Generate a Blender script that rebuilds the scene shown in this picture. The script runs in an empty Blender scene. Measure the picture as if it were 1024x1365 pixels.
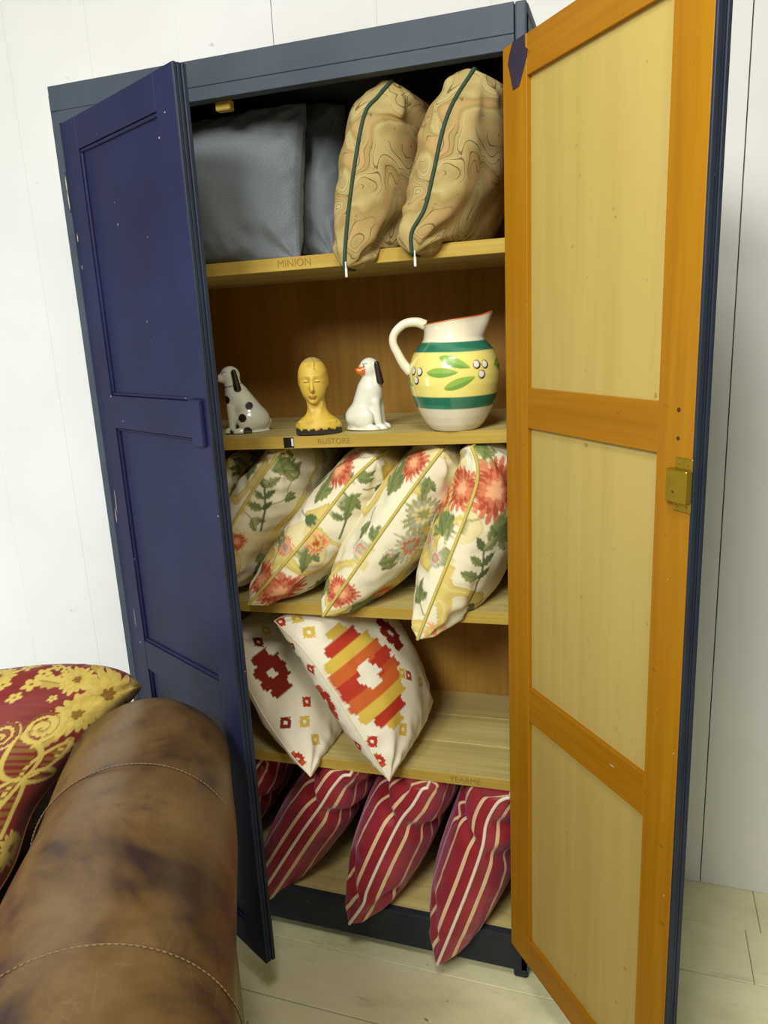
import bpy, bmesh, math, random
import numpy as np
from mathutils import Vector, Matrix

random.seed(7); RNG = np.random.default_rng(7)
scene = bpy.context.scene
COL = scene.collection

# ------------------------------------------------------------------ camera
CAM = np.array([1.0878, -1.3126, 1.3582]); ROT = (1.3281, 0.0487, 0.3184); FPX = 1002.19
cam_data = bpy.data.cameras.new('camera')
cam_data.sensor_fit = 'VERTICAL'; cam_data.sensor_height = 36.0
cam_data.lens = FPX * 36.0 / 1365.0
cam_data.clip_start = 0.02
cam = bpy.data.objects.new('camera', cam_data); COL.objects.link(cam)
cam.location = CAM; cam.rotation_euler = ROT
scene.camera = cam

# ------------------------------------------------------------------ world, lamps, exposure
world = bpy.data.worlds.new('world'); scene.world = world; world.use_nodes = True
world.node_tree.nodes['Background'].inputs[0].default_value = (1.0, 0.97, 0.80, 1)
world.node_tree.nodes['Background'].inputs[1].default_value = 0.30

def area(name, loc, target, size, power, color):
    l = bpy.data.lights.new(name, 'AREA'); l.shape = 'DISK'; l.size = size; l.energy = power; l.color = color
    o = bpy.data.objects.new(name, l); COL.objects.link(o); o.location = loc
    o.rotation_euler = (Vector(target) - Vector(loc)).to_track_quat('-Z', 'Y').to_euler()
    return o
area('ceiling_lamp', (0.15, -2.70, 2.75), (0.45, 0.1, 0.8), 0.55, 36, (1.0, 0.985, 0.90))
area('front_fill_light', (0.70, -2.50, 2.35), (0.55, 0.0, 0.5), 0.55, 34, (1.0, 0.985, 0.90))  # unseen fill light, added to brighten the floor and flatten the shadows
area('floor_fill_light', (0.95, -1.08, 2.32), (0.55, -0.35, 0.0), 0.40, 12, (1.0, 0.985, 0.88))  # added fill with no fixture, aimed low to lift the dark floor
area('daylight_window', (-1.9, -1.3, 0.75), (-0.4, 0.4, 0.60), 1.0, 26, (0.82, 0.91, 1.0))

scene.view_settings.view_transform = 'Standard'
scene.view_settings.look = 'None'
scene.view_settings.gamma = 1.0
scene.view_settings.use_curve_mapping = False
scene.view_settings.exposure = 0.0

# ------------------------------------------------------------------ helpers
def lin(r, g, b):
    f = lambda c: (c / 255 / 12.92) if c / 255 <= 0.04045 else ((c / 255 + 0.055) / 1.055) ** 2.4
    return (f(r), f(g), f(b))

def rot_np(rx, ry, rz):
    c, s = np.cos, np.sin
    X = np.array([[1, 0, 0], [0, c(rx), -s(rx)], [0, s(rx), c(rx)]])
    Y = np.array([[c(ry), 0, s(ry)], [0, 1, 0], [-s(ry), 0, c(ry)]])
    Z = np.array([[c(rz), -s(rz), 0], [s(rz), c(rz), 0], [0, 0, 1]])
    return Z @ Y @ X
CM = rot_np(*ROT)
def at(u, v, y):
    """measured point of the photograph -> point of the room in the upright plane at depth y"""
    r = CM @ np.array([(u - 512) / FPX, -(v - 682.5) / FPX, -1.0])
    return CAM + r * (y - CAM[1]) / r[1]
def atz(u, v, z):
    r = CM @ np.array([(u - 512) / FPX, -(v - 682.5) / FPX, -1.0])
    return CAM + r * (z - CAM[2]) / r[2]

def link(name, mesh, mats=None, parent=None, loc=None):
    o = bpy.data.objects.new(name, mesh); COL.objects.link(o)
    if mats is not None:
        for m in (mats if isinstance(mats, (list, tuple)) else [mats]): mesh.materials.append(m)
    if parent is not None: o.parent = parent
    if loc is not None: o.location = loc
    return o
def tag(o, label=None, cat=None, group=None, kind=None):
    if label: o['label'] = label
    if cat: o['category'] = cat
    if group: o['group'] = group
    if kind: o['kind'] = kind
    return o
def empty(name, loc=(0, 0, 0), parent=None, rz=0):
    o = bpy.data.objects.new(name, None); COL.objects.link(o); o.location = loc; o.rotation_euler = (0, 0, rz)
    o.empty_display_size = 0.05
    if parent is not None: o.parent = parent
    return o

def mesh_np(name, V, F, smooth=True):
    V = np.asarray(V, np.float32); F = np.asarray(F, np.int32)
    me = bpy.data.meshes.new(name); k = F.shape[1]
    me.vertices.add(len(V)); me.vertices.foreach_set('co', V.ravel())
    me.loops.add(F.size); me.loops.foreach_set('vertex_index', F.ravel())
    me.polygons.add(len(F)); me.polygons.foreach_set('loop_start', np.arange(0, F.size, k, dtype=np.int32))
    me.polygons.foreach_set('loop_total', np.full(len(F), k, np.int32))
    me.update(calc_edges=True); me.validate()
    if smooth: me.polygons.foreach_set('use_smooth', np.ones(len(me.polygons), bool))
    return me
def set_col(me, C, name='Col'):
    a = me.color_attributes.new(name, 'FLOAT_COLOR', 'POINT')
    C = np.clip(np.asarray(C, np.float32), 0, 1)
    if C.shape[1] == 3: C = np.concatenate([C, np.ones((len(C), 1), np.float32)], 1)
    a.data.foreach_set('color', C.ravel())
def set_uv(me, UV):
    l = me.uv_layers.new(name='UVMap'); idx = np.zeros(len(me.loops), np.int32)
    me.loops.foreach_get('vertex_index', idx); l.data.foreach_set('uv', np.asarray(UV, np.float32)[idx].ravel())

def bm_box(bm, x0, x1, y0, y1, z0, z1, bev=0.0015, mat=0, seg=1):
    vs = [bm.verts.new((x, y, z)) for z in (z0, z1) for y in (y0, y1) for x in (x0, x1)]
    fs = []
    for q in ((0, 2, 3, 1), (4, 5, 7, 6), (0, 1, 5, 4), (2, 6, 7, 3), (0, 4, 6, 2), (1, 3, 7, 5)):
        f = bm.faces.new([vs[i] for i in q]); f.material_index = mat; fs.append(f)
    if bev > 0:
        es = list({e for f in fs for e in f.edges})
        r = bmesh.ops.bevel(bm, geom=es, offset=bev, segments=seg, affect='EDGES', profile=0.5)
        for f in r['faces']: f.material_index = mat
    return fs
def box(name, b, mat, parent=None, bev=0.0015, loc=None, seg=1):
    bm = bmesh.new(); bm_box(bm, *b, bev=bev, seg=seg)
    me = bpy.data.meshes.new(name); bm.to_mesh(me); bm.free()
    return link(name, me, mat, parent, loc)
def bm_obj(name, bm, mat, parent=None, smooth=False, loc=None):
    me = bpy.data.meshes.new(name); bm.to_mesh(me); bm.free()
    if smooth: me.polygons.foreach_set('use_smooth', np.ones(len(me.polygons), bool))
    return link(name, me, mat, parent, loc)

def tube_mesh(name, pts, r, n=8, closed=False, rfun=None, cap=True):
    P = np.asarray(pts, float); m = len(P)
    if closed: T = np.roll(P, -1, 0) - np.roll(P, 1, 0)
    else: T = np.gradient(P, axis=0)
    T /= np.linalg.norm(T, axis=1)[:, None] + 1e-12
    N = np.zeros_like(P); a = np.array([0, 0, 1.0]) if abs(T[0, 2]) < .9 else np.array([1.0, 0, 0])
    N[0] = np.cross(T[0], a); N[0] /= np.linalg.norm(N[0])
    for i in range(1, m):
        v = N[i - 1] - T[i] * (N[i - 1] @ T[i]); N[i] = v / (np.linalg.norm(v) + 1e-12)
    B = np.cross(T, N); ang = np.arange(n) * 2 * np.pi / n
    R = np.full(m, r) if rfun is None else np.array([rfun(i / (m - 1)) for i in range(m)])
    V = P[:, None] + R[:, None, None] * (np.cos(ang)[None, :, None] * N[:, None] + np.sin(ang)[None, :, None] * B[:, None])
    V = V.reshape(-1, 3); F = []
    for i in range(m if closed else m - 1):
        j = (i + 1) % m
        for k in range(n):
            F.append((i * n + k, i * n + (k + 1) % n, j * n + (k + 1) % n, j * n + k))
    if cap and not closed:
        V = np.concatenate([V, P[:1], P[-1:]]); c0, c1 = len(V) - 2, len(V) - 1
        for k in range(n):
            F.append((c0, (k + 1) % n, k, k)); F.append((c1, (m - 1) * n + k, (m - 1) * n + (k + 1) % n, (m - 1) * n + (k + 1) % n))
        me = bpy.data.meshes.new(name)
        me.from_pydata(V.tolist(), [], [tuple(dict.fromkeys(f)) for f in F])
        me.polygons.foreach_set('use_smooth', np.ones(len(me.polygons), bool)); return me
    return mesh_np(name, V, F)

def spline(P, n):
    """Catmull-Rom through the points, n samples by chord length"""
    P = np.asarray(P, float)
    Q = np.concatenate([[2 * P[0] - P[1]], P, [2 * P[-1] - P[-2]]]); out = []
    for i in range(1, len(Q) - 2):
        for t in np.linspace(0, 1, 24, endpoint=False):
            a, b, c, d = Q[i - 1:i + 3]
            out.append(.5 * ((2 * b) + (c - a) * t + (2 * a - 5 * b + 4 * c - d) * t * t + (3 * b - a - 3 * c + d) * t ** 3))
    out.append(P[-1]); out = np.array(out)
    L = np.concatenate([[0], np.cumsum(np.linalg.norm(np.diff(out, axis=0), axis=1))]); s = np.linspace(0, L[-1], n)
    return np.stack([np.interp(s, L, out[:, k]) for k in range(3)], 1)

# ------------------------------------------------------------------ materials
class NT:
    def __init__(s, name):
        s.m = bpy.data.materials.new(name); s.m.use_nodes = True; s.t = s.m.node_tree
        s.b = s.t.nodes['Principled BSDF']; s.b.inputs['Specular IOR Level'].default_value = 0.3
    def n(s, ty, **kw):
        nd = s.t.nodes.new(ty)
        for k, v in kw.items(): setattr(nd, k, v)
        return nd
    def l(s, a, b): s.t.links.new(a, b)
    def noise(s, vec, scale, detail=4, rough=.55, dist=0):
        nd = s.n('ShaderNodeTexNoise'); nd.inputs['Scale'].default_value = scale; nd.inputs['Detail'].default_value = detail
        nd.inputs['Roughness'].default_value = rough; nd.inputs['Distortion'].default_value = dist
        if vec is not None: s.l(vec, nd.inputs['Vector'])
        return nd.outputs['Fac']
    def ramp(s, fac, stops, interp='LINEAR'):
        nd = s.n('ShaderNodeValToRGB'); cr = nd.color_ramp; cr.interpolation = interp
        while len(cr.elements) < len(stops): cr.elements.new(0.5)
        for e, (p, c) in zip(cr.elements, stops):
            e.position = p; e.color = (*c, 1) if len(c) == 3 else c
        s.l(fac, nd.inputs[0]); return nd.outputs['Color']
    def mix(s, fac, a, b, mode='MIX'):
        nd = s.n('ShaderNodeMix'); nd.data_type = 'RGBA'; nd.blend_type = mode
        for v, i in ((fac, 0), (a, 6), (b, 7)):
            if hasattr(v, 'default_value') or hasattr(v, 'is_linked'): s.l(v, nd.inputs[i])
            else: nd.inputs[i].default_value = v if i == 0 else (*v, 1)
        return nd.outputs[2]
    def math(s, op, a, b=None):
        nd = s.n('ShaderNodeMath', operation=op)
        for v, i in ((a, 0), (b, 1)):
            if v is None: continue
            if hasattr(v, 'is_linked'): s.l(v, nd.inputs[i])
            else: nd.inputs[i].default_value = v
        return nd.outputs[0]
    def coord(s, kind='Object', scale=(1, 1, 1), rot=(0, 0, 0)):
        tc = s.n('ShaderNodeTexCoord'); mp = s.n('ShaderNodeMapping')
        mp.inputs['Scale'].default_value = scale; mp.inputs['Rotation'].default_value = rot
        s.l(tc.outputs[kind], mp.inputs['Vector']); return mp.outputs['Vector']
    def bump(s, h, strength=.2, dist=.002):
        nd = s.n('ShaderNodeBump'); nd.inputs['Strength'].default_value = strength; nd.inputs['Distance'].default_value = dist
        s.l(h, nd.inputs['Height']); s.l(nd.outputs[0], s.b.inputs['Normal'])
    def col(s, c):
        if hasattr(c, 'is_linked'): s.l(c, s.b.inputs['Base Color'])
        else: s.b.inputs['Base Color'].default_value = (*c, 1)
    def rough(s, r):
        if hasattr(r, 'is_linked'): s.l(r, s.b.inputs['Roughness'])
        else: s.b.inputs['Roughness'].default_value = r

def wood(name, light, dark, grain='z', rough=.45, blotch=.35, scale=1.0):
    t = NT(name); st = {'z': (60, 60, 2.2), 'x': (2.2, 60, 60), 'y': (60, 2.2, 60)}[grain]
    v = t.coord('Object', tuple(a * scale for a in st)); g = t.noise(v, 1.0, 5, .6, .6)
    v2 = t.coord('Object', tuple(a * scale * .12 for a in st)); b = t.noise(v2, 1.0, 3, .5)
    f = t.math('ADD', t.math('MULTIPLY', g, 1 - blotch), t.math('MULTIPLY', b, blotch))
    c = t.ramp(f, [(.30, dark), (.62, light)])
    k = t.noise(t.coord('Object', (1, 1, 1)), 55, 2, .5)       # small knots and dents
    c = t.mix(t.ramp(k, [(.72, (0, 0, 0)), (.80, (.7, .7, .7))]), c, tuple(x * .45 for x in dark))
    t.b.inputs['Specular IOR Level'].default_value = .18
    t.col(c); t.rough(rough); t.bump(g, .12, .001); return t.m
def paint(name, base, var, rough=.35, speck=None, scale=6):
    t = NT(name); v = t.coord('Object')
    c = t.ramp(t.noise(v, scale, 4), [(.3, base), (.7, var)])
    if speck:
        n = t.noise(t.coord('Object', (1, 1, .55)), 95, 2, .6)
        c = t.mix(t.ramp(n, [(.765, (0, 0, 0)), (.785, (1, 1, 1))]), c, speck)
    t.b.inputs['Specular IOR Level'].default_value = .13
    t.col(c); t.rough(rough); t.bump(t.noise(t.coord('Object', (40, 40, 4)), 1.0, 4), .10, .001); return t.m
def plain(name, c, rough=.6, metal=0, spec=.3):
    t = NT(name); v = t.coord('Object'); n = t.noise(v, 60, 3)
    t.col(t.ramp(n, [(.3, tuple(x * .88 for x in c)), (.7, c)])); t.rough(rough)
    t.b.inputs['Metallic'].default_value = metal; t.b.inputs['Specular IOR Level'].default_value = spec; return t.m
def vcol(name, rough=.8, weave=0.0, spec=.2, coat=0, sheen=0):
    t = NT(name); a = t.n('ShaderNodeVertexColor', layer_name='Col'); c = a.outputs['Color']
    if weave:
        v = t.coord('UV', (900, 900, 1)); w = t.noise(v, 1.0, 2)
        c = t.mix(t.math('MULTIPLY', w, weave), c, (0.05, 0.04, 0.02), 'MIX'); t.bump(w, .25, .0006)
    t.col(c); t.rough(rough); t.b.inputs['Specular IOR Level'].default_value = spec
    t.b.inputs['Coat Weight'].default_value = coat; t.b.inputs['Coat Roughness'].default_value = .06
    t.b.inputs['Sheen Weight'].default_value = sheen
    return t.m

M = {}
M['navy'] = paint('navy_gloss_paint', lin(31, 33, 61), lin(37, 40, 75), .42, lin(150, 155, 170))
M['edge'] = paint('dark_slate_edge_paint', lin(34, 40, 54), lin(44, 51, 66), .42, lin(150, 155, 160))
M['slate'] = paint('slate_blue_paint', lin(62, 69, 80), lin(72, 80, 92), .5, lin(150, 155, 160))
M['base_paint'] = paint('charcoal_plinth_paint', lin(38, 42, 48), lin(50, 54, 60), .5, lin(150, 145, 130))
M['orange'] = wood('varnished_orange_pine', lin(160, 110, 10), lin(140, 91, 4), 'z', .5, .4)
M['orange_rail'] = wood('varnished_orange_pine_rail', lin(158, 106, 10), lin(136, 87, 4), 'x', .5, .4)
M['panel'] = wood('pale_plywood_panel', lin(178, 155, 90), lin(161, 138, 72), 'z', .5, .55, .7)
M['shelf'] = wood('bare_pine_shelf', lin(200, 186, 122), lin(160, 144, 86), 'x', .6, .5)
M['shelf_edge'] = wood('bare_pine_shelf_edge', lin(186, 158, 78), lin(160, 130, 54), 'x', .6, .4)
M['inside'] = wood('brown_wood_lining', lin(172, 128, 58), lin(138, 100, 38), 'z', .6, .5)
M['brass'] = plain('aged_brass', lin(170, 140, 40), .38, .85, .5)
M['dark_hole'] = plain('dark_screw_hole', lin(70, 42, 12), .8)
M['ink'] = plain('faded_pencil', lin(142, 112, 52), .9)
M['black_label'] = plain('black_label', lin(22, 18, 14), .5)
M['white_label'] = plain('white_label', lin(215, 215, 205), .6)
M['chip'] = plain('bare_worn_patch', lin(190, 180, 150), .7)
M['patch'] = paint('dark_violet_paint', lin(48, 42, 58), lin(56, 48, 66), .5)

# wall paint: white emulsion with soft mottling and a few scuffs
t = NT('white_wall_paint'); v = t.coord('Object')
c = t.ramp(t.noise(v, 2.2, 3), [(.3, lin(221, 221, 222)), (.7, lin(230, 230, 231))])
s = t.noise(t.coord('Object', (1, 1, 1.9)), 11.0, 3, .6)
c = t.mix(t.ramp(s, [(.735, (0, 0, 0)), (.80, (.5, .5, .5))]), c, lin(120, 116, 104))
t.col(c); t.rough(.55); t.bump(t.noise(v, 90, 3), .05, .001); M['wall'] = t.m
# floor paint: worn cream with grime
t = NT('worn_cream_floor_paint'); v = t.coord('Object', (.5, 1, 1))
c = t.ramp(t.noise(v, 5, 5, .65), [(.30, lin(196, 191, 150)), (.50, lin(222, 218, 174)), (.7, lin(232, 228, 190))])
g = t.noise(t.coord('Object', (.4, 1.6, 1)), 16, 4, .7)
c = t.mix(t.ramp(g, [(.60, (0, 0, 0)), (.78, (.4, .4, .4))]), c, lin(112, 104, 80))
k = t.noise(t.coord('Object'), 30, 2, .5)
c = t.mix(t.ramp(k, [(.73, (0, 0, 0)), (.78, (.9, .9, .9))]), c, lin(70, 62, 46))
t.col(c); t.rough(.5); t.bump(t.noise(v, 30, 4), .15, .002); M['floor'] = t.m
M['gap'] = plain('dark_gap', lin(30, 27, 22), .9)

# ------------------------------------------------------------------ the room
W, ST, D, H = 0.9092, 0.0182, 0.3985, 1.83
ZO, ZB, ZP, TH = 1.7649, 0.0226, 0.1076, 0.0222
floor = box('floor', (-2.4, 2.6, -3.4, D + .03, -.06, -.022), M['gap'], bev=0)
tag(floor, 'worn cream painted floorboards running along the wall', 'floor', kind='structure')
bw = 0.149; yk = 0.119 + 2 * bw; row = 0
cuts = {0: [1.387, -.6], 1: [1.355, -.35], 2: [.30, 1.9], 3: [-.9, 1.05], 4: [.62, -1.3], 5: [1.5, -.2]}
while yk > -3.3:
    y1 = min(yk, D + .02); y0 = yk - bw
    xs = [-2.4] + sorted(cuts.get(row, [-.2 + .37 * (row % 4), 1.6 - .29 * (row % 3)])) + [2.6]
    for a, b in zip(xs[:-1], xs[1:]):
        z = -.0004 * ((row * 7 + int(a * 10)) % 4)
        box('floorboard', (a + .0006, b - .0006, y0 + .0007, y1 - .0007, -.02, z), M['floor'], floor, bev=.0012)
    yk -= bw; row += 1
wall = box('wall_back', (-2.4, 2.6, D + .016, D + .10, -.02, 2.9), M['gap'], bev=0)
tag(wall, 'white painted boarded wall behind the cupboard', 'wall', kind='structure')
pw = .2433; x1 = 1.2697 + 5 * pw; k = 0
while x1 > -2.4:
    x0 = x1 - pw; gl = .00008; gr = .00008
    if abs(x0 - 1.2697) < .01: gl = .0012
    if abs(x1 - 1.2697) < .01: gr = .0012
    if abs(x0 - .2965) < .01: gl = .0008
    if abs(x1 - .2965) < .01: gr = .0008
    yy = D + .001 + .0001 * ((k * 5) % 3)
    box('wall_board', (x0 + gl, x1 - gr, yy, D + .014, .0, 2.9), M['wall'], wall, bev=.0004)
    x1 = x0; k += 1

# ------------------------------------------------------------------ cupboard
cup = empty('cupboard', (0, 0, 0))
tag(cup, 'tall navy painted wooden cupboard with both doors open and full shelves', 'cupboard')
DB = D - .006
def side(x0, x1):
    o = box('side_panel', (x0, x1, 0, DB, ZB, H - .012), [M['slate'], M['inside']], cup, .002)
    for f in o.data.polygons:                              # bare wood on the inner face
        inner = (x0 < .1 and f.normal.x > .9) or (x0 > .1 and f.normal.x < -.9)
        if inner: f.material_index = 1
    return o
side(0, ST); side(W - ST, W)
box('top_panel', (-.002, W + .002, .004, DB, H - .016, H), [M['slate']], cup, .004, seg=2)
box('back_panel', (ST, W - ST, DB - .012, DB, ZB, H - .016), M['inside'], cup, .0012)
# fascia above the doors: a broad board over a narrow lower strip
box('fascia_board', (.004, W - ST - .001, -.003, .022, ZO + .0222, H + .001), M['slate'], cup, .0015, seg=2)
box('fascia_strip', (ST, W - ST - .001, -.0025, .022, ZO, ZO + .022), M['slate'], cup, .0008)
box('fascia_end', (W - ST + .0002, W, -.003, .02, ZO - .005, H + .001), M['slate'], cup, .003, seg=2)
box('door_stop', (.345, .375, .022, .04, ZO - .014, ZO + .004), M['shelf_edge'], cup, .002)
box('plinth', (ST, W - .002, .0, .02, ZB, ZP), M['base_paint'], cup, .003, seg=2)
for fx in (.004, W - .034):
    for fy in (.004, DB - .04): box('foot', (fx, fx + .03, fy, fy + .03, 0, ZB + .002), M['base_paint'], cup, .004)
box('floor_panel', (ST, W - ST, .006, DB - .012, ZP - .02, ZP - .001), M['shelf'], cup, .0012)

ZS = {1: (1.4888, 1.4914), 2: (1.1529, 1.1681), 3: (.8040, .8189), 4: (.4468, .4599)}
def shelf_z(k, x):
    if k == 5: return ZP
    a, b = ZS[k]; return a + (b - a) * (x - .35) / (W - ST - .35)
YF, SH = .024, .022
shelves = {}
for k in (1, 2, 3, 4):
    nbd = 3
    parts = []
    za, zb = shelf_z(k, ST), shelf_z(k, W - ST)
    ang = math.atan2(zb - za, W - 2 * ST)
    base = None
    for i in range(nbd):
        y0 = YF + (DB - .013 - YF) * i / nbd; y1 = YF + (DB - .013 - YF) * (i + 1) / nbd
        bm = bmesh.new(); bm_box(bm, 0, W - 2 * ST, y0 + (.0004 if i else 0), y1 - .0004, -SH, 0, .0012)
        if i == 0:
            o = bm_obj('shelf', bm, [M['shelf']], cup, loc=(ST, 0, za)); o.rotation_euler = (0, -ang, 0); base = o
        else:
            o = bm_obj('shelf_board', bm, [M['shelf']], base)
    shelves[k] = base
    box('shelf_lipping', (.0, W - 2 * ST, YF - .003, YF - .0002, -SH - .001, .0006), M['shelf_edge'], base, .0008)

def writing(txt, k, x, size, mat):
    cu = bpy.data.curves.new('writing', 'FONT'); cu.body = txt; cu.size = size; cu.align_x = 'CENTER'; cu.align_y = 'CENTER'
    tmp = bpy.data.objects.new('tmp', cu); COL.objects.link(tmp)
    dg = bpy.context.evaluated_depsgraph_get(); me = bpy.data.meshes.new_from_object(tmp.evaluated_get(dg))
    bpy.data.objects.remove(tmp); me.materials.clear()
    o = link('pencil_writing', me, mat, shelves[k]); o.location = (x - ST, YF - .0034, -SH / 2); o.rotation_euler = (math.pi / 2, 0, 0)
    o['label'] = 'faded pencil writing on the shelf edge'; return o
writing('MINION', 1, at(392, 350, .02)[0], .019, M['ink'])
writing('RUSTORE', 2, at(445, 592, .02)[0], .016, M['ink'])
writing('YEARME', 4, at(620, 1037, .02)[0], .018, M['ink'])
lx = at(385, 593, .02)[0] - ST
lab = box('label_sticker', (lx - .011, lx + .011, YF - .0042, YF - .003, -SH + .001, -.001), M['black_label'], shelves[2], .0003)
lab['label'] = 'small black sticker with a torn white end'
box('sticker_tear', (lx + .006, lx + .0105, YF - .0046, YF - .0042, -SH + .004, -.003), M['white_label'], lab, .0002)

# ------------------------------------------------------------------ doors
DW = 0.4350
PAN = [(1.248, 1.708), (.714, 1.183), (.165, .647)]        # panel openings, bottom and top
P0, P1 = .067, .370
ZD0, ZD1 = .104, 1.764
def make_door(rz, loc, sg, tilt):
    """local x runs from hinge to free edge, sg*y from the painted face to the bare face"""
    bm = bmesh.new()
    def b(x0, x1, z0, z1, ins, m):
        for t0, t1, mm in ((ins, .0112, 0), (.0112, TH - ins, m)):
            bm_box(bm, x0, x1, min(sg * t0, sg * t1), max(sg * t0, sg * t1), z0, z1, .0008, mm)
    b(0, P0, ZD0, ZD1, 0, 1); b(P1, DW - .003, ZD0, ZD1, 0, 1)
    zz = [ZD0] + [z for p in sorted(PAN) for z in p] + [ZD1]
    for z0, z1 in zip(zz[0::2], zz[1::2]): b(P0 + .0002, P1 - .0002, z0, z1, .0005, 2)
    me = bpy.data.meshes.new('door'); bm.to_mesh(me); bm.free()
    for m in (M['navy'], M['orange'], M['orange_rail']): me.materials.append(m)
    for f in me.polygons:
        c = f.center
        if (c.x < .001 or c.x > DW - .004 or c.z < ZD0 + .0004 or c.z > ZD1 - .0004) and f.normal.y * sg < .6: f.material_index = 0
    o = link('door', me, None, cup, loc); o.rotation_euler = (tilt[0], tilt[1], rz)
    for z0, z1 in PAN:
        q = box('door_panel', (P0 - .004, P1 + .004, min(sg * .008, sg * .0145), max(sg * .008, sg * .0145), z0 - .004, z1 + .004), [M['navy'], M['panel']], o, 0)
        for f in q.data.polygons:
            if f.normal.y * sg > .6: f.material_index = 1
        bm = bmesh.new(); e = .006                            # bead round the painted side
        for bx in ((P0, P1, z0, z0 + e), (P0, P1, z1 - e, z1), (P0, P0 + e, z0 + e, z1 - e), (P1 - e, P1, z0 + e, z1 - e)):
            bm_box(bm, bx[0], bx[1], min(sg * .003, sg * .009), max(sg * .003, sg * .009), bx[2], bx[3], .002)
        bm_obj('panel_bead', bm, M['navy'], o)
    # moulded meeting edge: two proud strips with a groove between them
    for t0, t1, x in ((0, .0065, DW), (.0075, .0135, DW - .0008), (.0145, TH, DW + .0015)):
        box('edge_strip', (DW - .0035, x, min(sg * t0, sg * t1), max(sg * t0, sg * t1), ZD0, ZD1), M['edge'], o, .001)
    return o
LA, RA = .4806, 2.2741
ld = make_door(-LA, (ST, 0, 0), 1, (0, 0))
ld['label'] = 'left door half open, showing its navy painted face'
rd = make_door(RA - math.pi, (W - ST, 0, 0), -1, (0, 0))
rd['label'] = 'right door wide open, showing its bare varnished inside'
# left door: raised pull block beside the middle rail, worn hinge, paint chips
box('pull_block', (.385, .421, -.009, 0, 1.171, 1.253), M['navy'], ld, .003, seg=2)
box('rail_face', (P0 + .002, .379, -.002, 0.001, 1.183, 1.248), M['navy'], ld, .001)
box('hinge', (-.0045, .0010, -.002, .002, 1.605, 1.680), M['edge'], ld, .0015)
def chip(parent, x, z, w, h, y, mat=M['chip']):
    n = 9; bm = bmesh.new(); vs = []
    for i in range(n):
        a = 2 * math.pi * i / n; r = .6 + .4 * random.random()
        vs.append((x + w * r * math.cos(a), z + h * r * math.sin(a)))
    f0 = [bm.verts.new((a, y, b)) for a, b in vs]; f1 = [bm.verts.new((a, y * 1.0 + math.copysign(.0004, y if y else -1), b)) for a, b in vs]
    bm.faces.new(f0); bm.faces.new(f1[::-1])
    for i in range(n): bm.faces.new((f0[i], f0[(i + 1) % n], f1[(i + 1) % n], f1[i]))
    bmesh.ops.recalc_face_normals(bm, faces=bm.faces[:])
    return bm_obj('paint_chip', bm, mat, parent)
for x, z, w, h in ((-.0016, 1.655, .0028, .020), (-.0012, 1.628, .0024, .022), (.012, 1.555, .0016, .010), (.014, 1.50, .001, .006), (.398, 1.700, .002, .0014), (.372, 1.668, .0015, .002),
                   (.066, 1.247, .002, .002), (.047, .705, .002, .002), (.020, 1.02, .0012, .03), (.012, .99, .002, .02),
                   (.43, 1.05, .002, .0015), (.036, .76, .0008, .035)):
    chip(ld, x, z, w, h, -.0003 if x > 0 else -.0021)
# right door: brass box lock, screw holes and a patch of navy paint in the top corner
sgn = -1
def rbox(name, x0, x1, t0, t1, z0, z1, mat, bev=.001, parent=rd):
    return box(name, (x0, x1, -t1, -t0, z0, z1), mat, parent, bev)
lk = rbox('lock', .399, .4345, TH, TH + .011, 1.127, 1.169, M['brass'], .0015)
lk['label'] = 'brass box lock screwed to the bare stile'
rbox('lock_plate', .405, .4345, TH, TH + .002, 1.167, 1.183, M['brass'], .0008)
rbox('lock_plate', .405, .4345, TH, TH + .002, 1.115, 1.129, M['brass'], .0008)
def disc(name, x, z, r, t0, t1, mat, parent=rd):
    bm = bmesh.new(); bmesh.ops.create_cone(bm, cap_ends=True, segments=16, radius1=r, radius2=r * .85, depth=t1 - t0)
    bmesh.ops.rotate(bm, verts=bm.verts, matrix=Matrix.Rotation(math.pi / 2, 3, 'X'))
    bmesh.ops.translate(bm, verts=bm.verts, vec=(x, -(t0 + t1) / 2, z))
    return bm_obj(name, bm, mat, parent)
for x, z, r in ((.406, 1.241, .0032), (.407, 1.206, .0028)): disc('screw_hole', x, z, r, TH - .0005, TH + .0006, M['dark_hole'])
for x, z in ((.411, 1.176), (.427, 1.176), (.411, 1.121), (.427, 1.121)): disc('screw', x, z, .0025, TH + .0018, TH + .0028, M['brass'])
disc('screw', .413, 1.141, .0018, TH + .0105, TH + .0116, M['dark_hole'])
sp = [(.030, 1.764), (.063, 1.764), (.064, 1.747), (.071, 1.742), (.066, 1.728), (.052, 1.706), (.047, 1.699), (.030, 1.698), (.022, 1.722), (.016, 1.738), (.020, 1.749)]
bm = bmesh.new()
f0 = [bm.verts.new((x, -TH - .0002, z)) for x, z in sp]; f1 = [bm.verts.new((x, -TH - .0009, z)) for x, z in sp]
bm.faces.new(f0[::-1]); bm.faces.new(f1)
for i in range(len(sp)): bm.faces.new((f0[i], f0[(i + 1) % len(sp)], f1[(i + 1) % len(sp)], f1[i]))
bmesh.ops.recalc_face_normals(bm, faces=bm.faces[:])
o = bm_obj('paint_patch', bm, M['patch'], rd); o['label'] = 'dark violet paint patch in the top hinge corner'
for x, z, w, h in ((.42, .55, .0015, .0015), (.425, .78, .0012, .0012), (.40, 1.02, .001, .001), (.30, .69, .006, .0012)):
    chip(rd, x, z, w, h, -TH - .0001)

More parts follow.
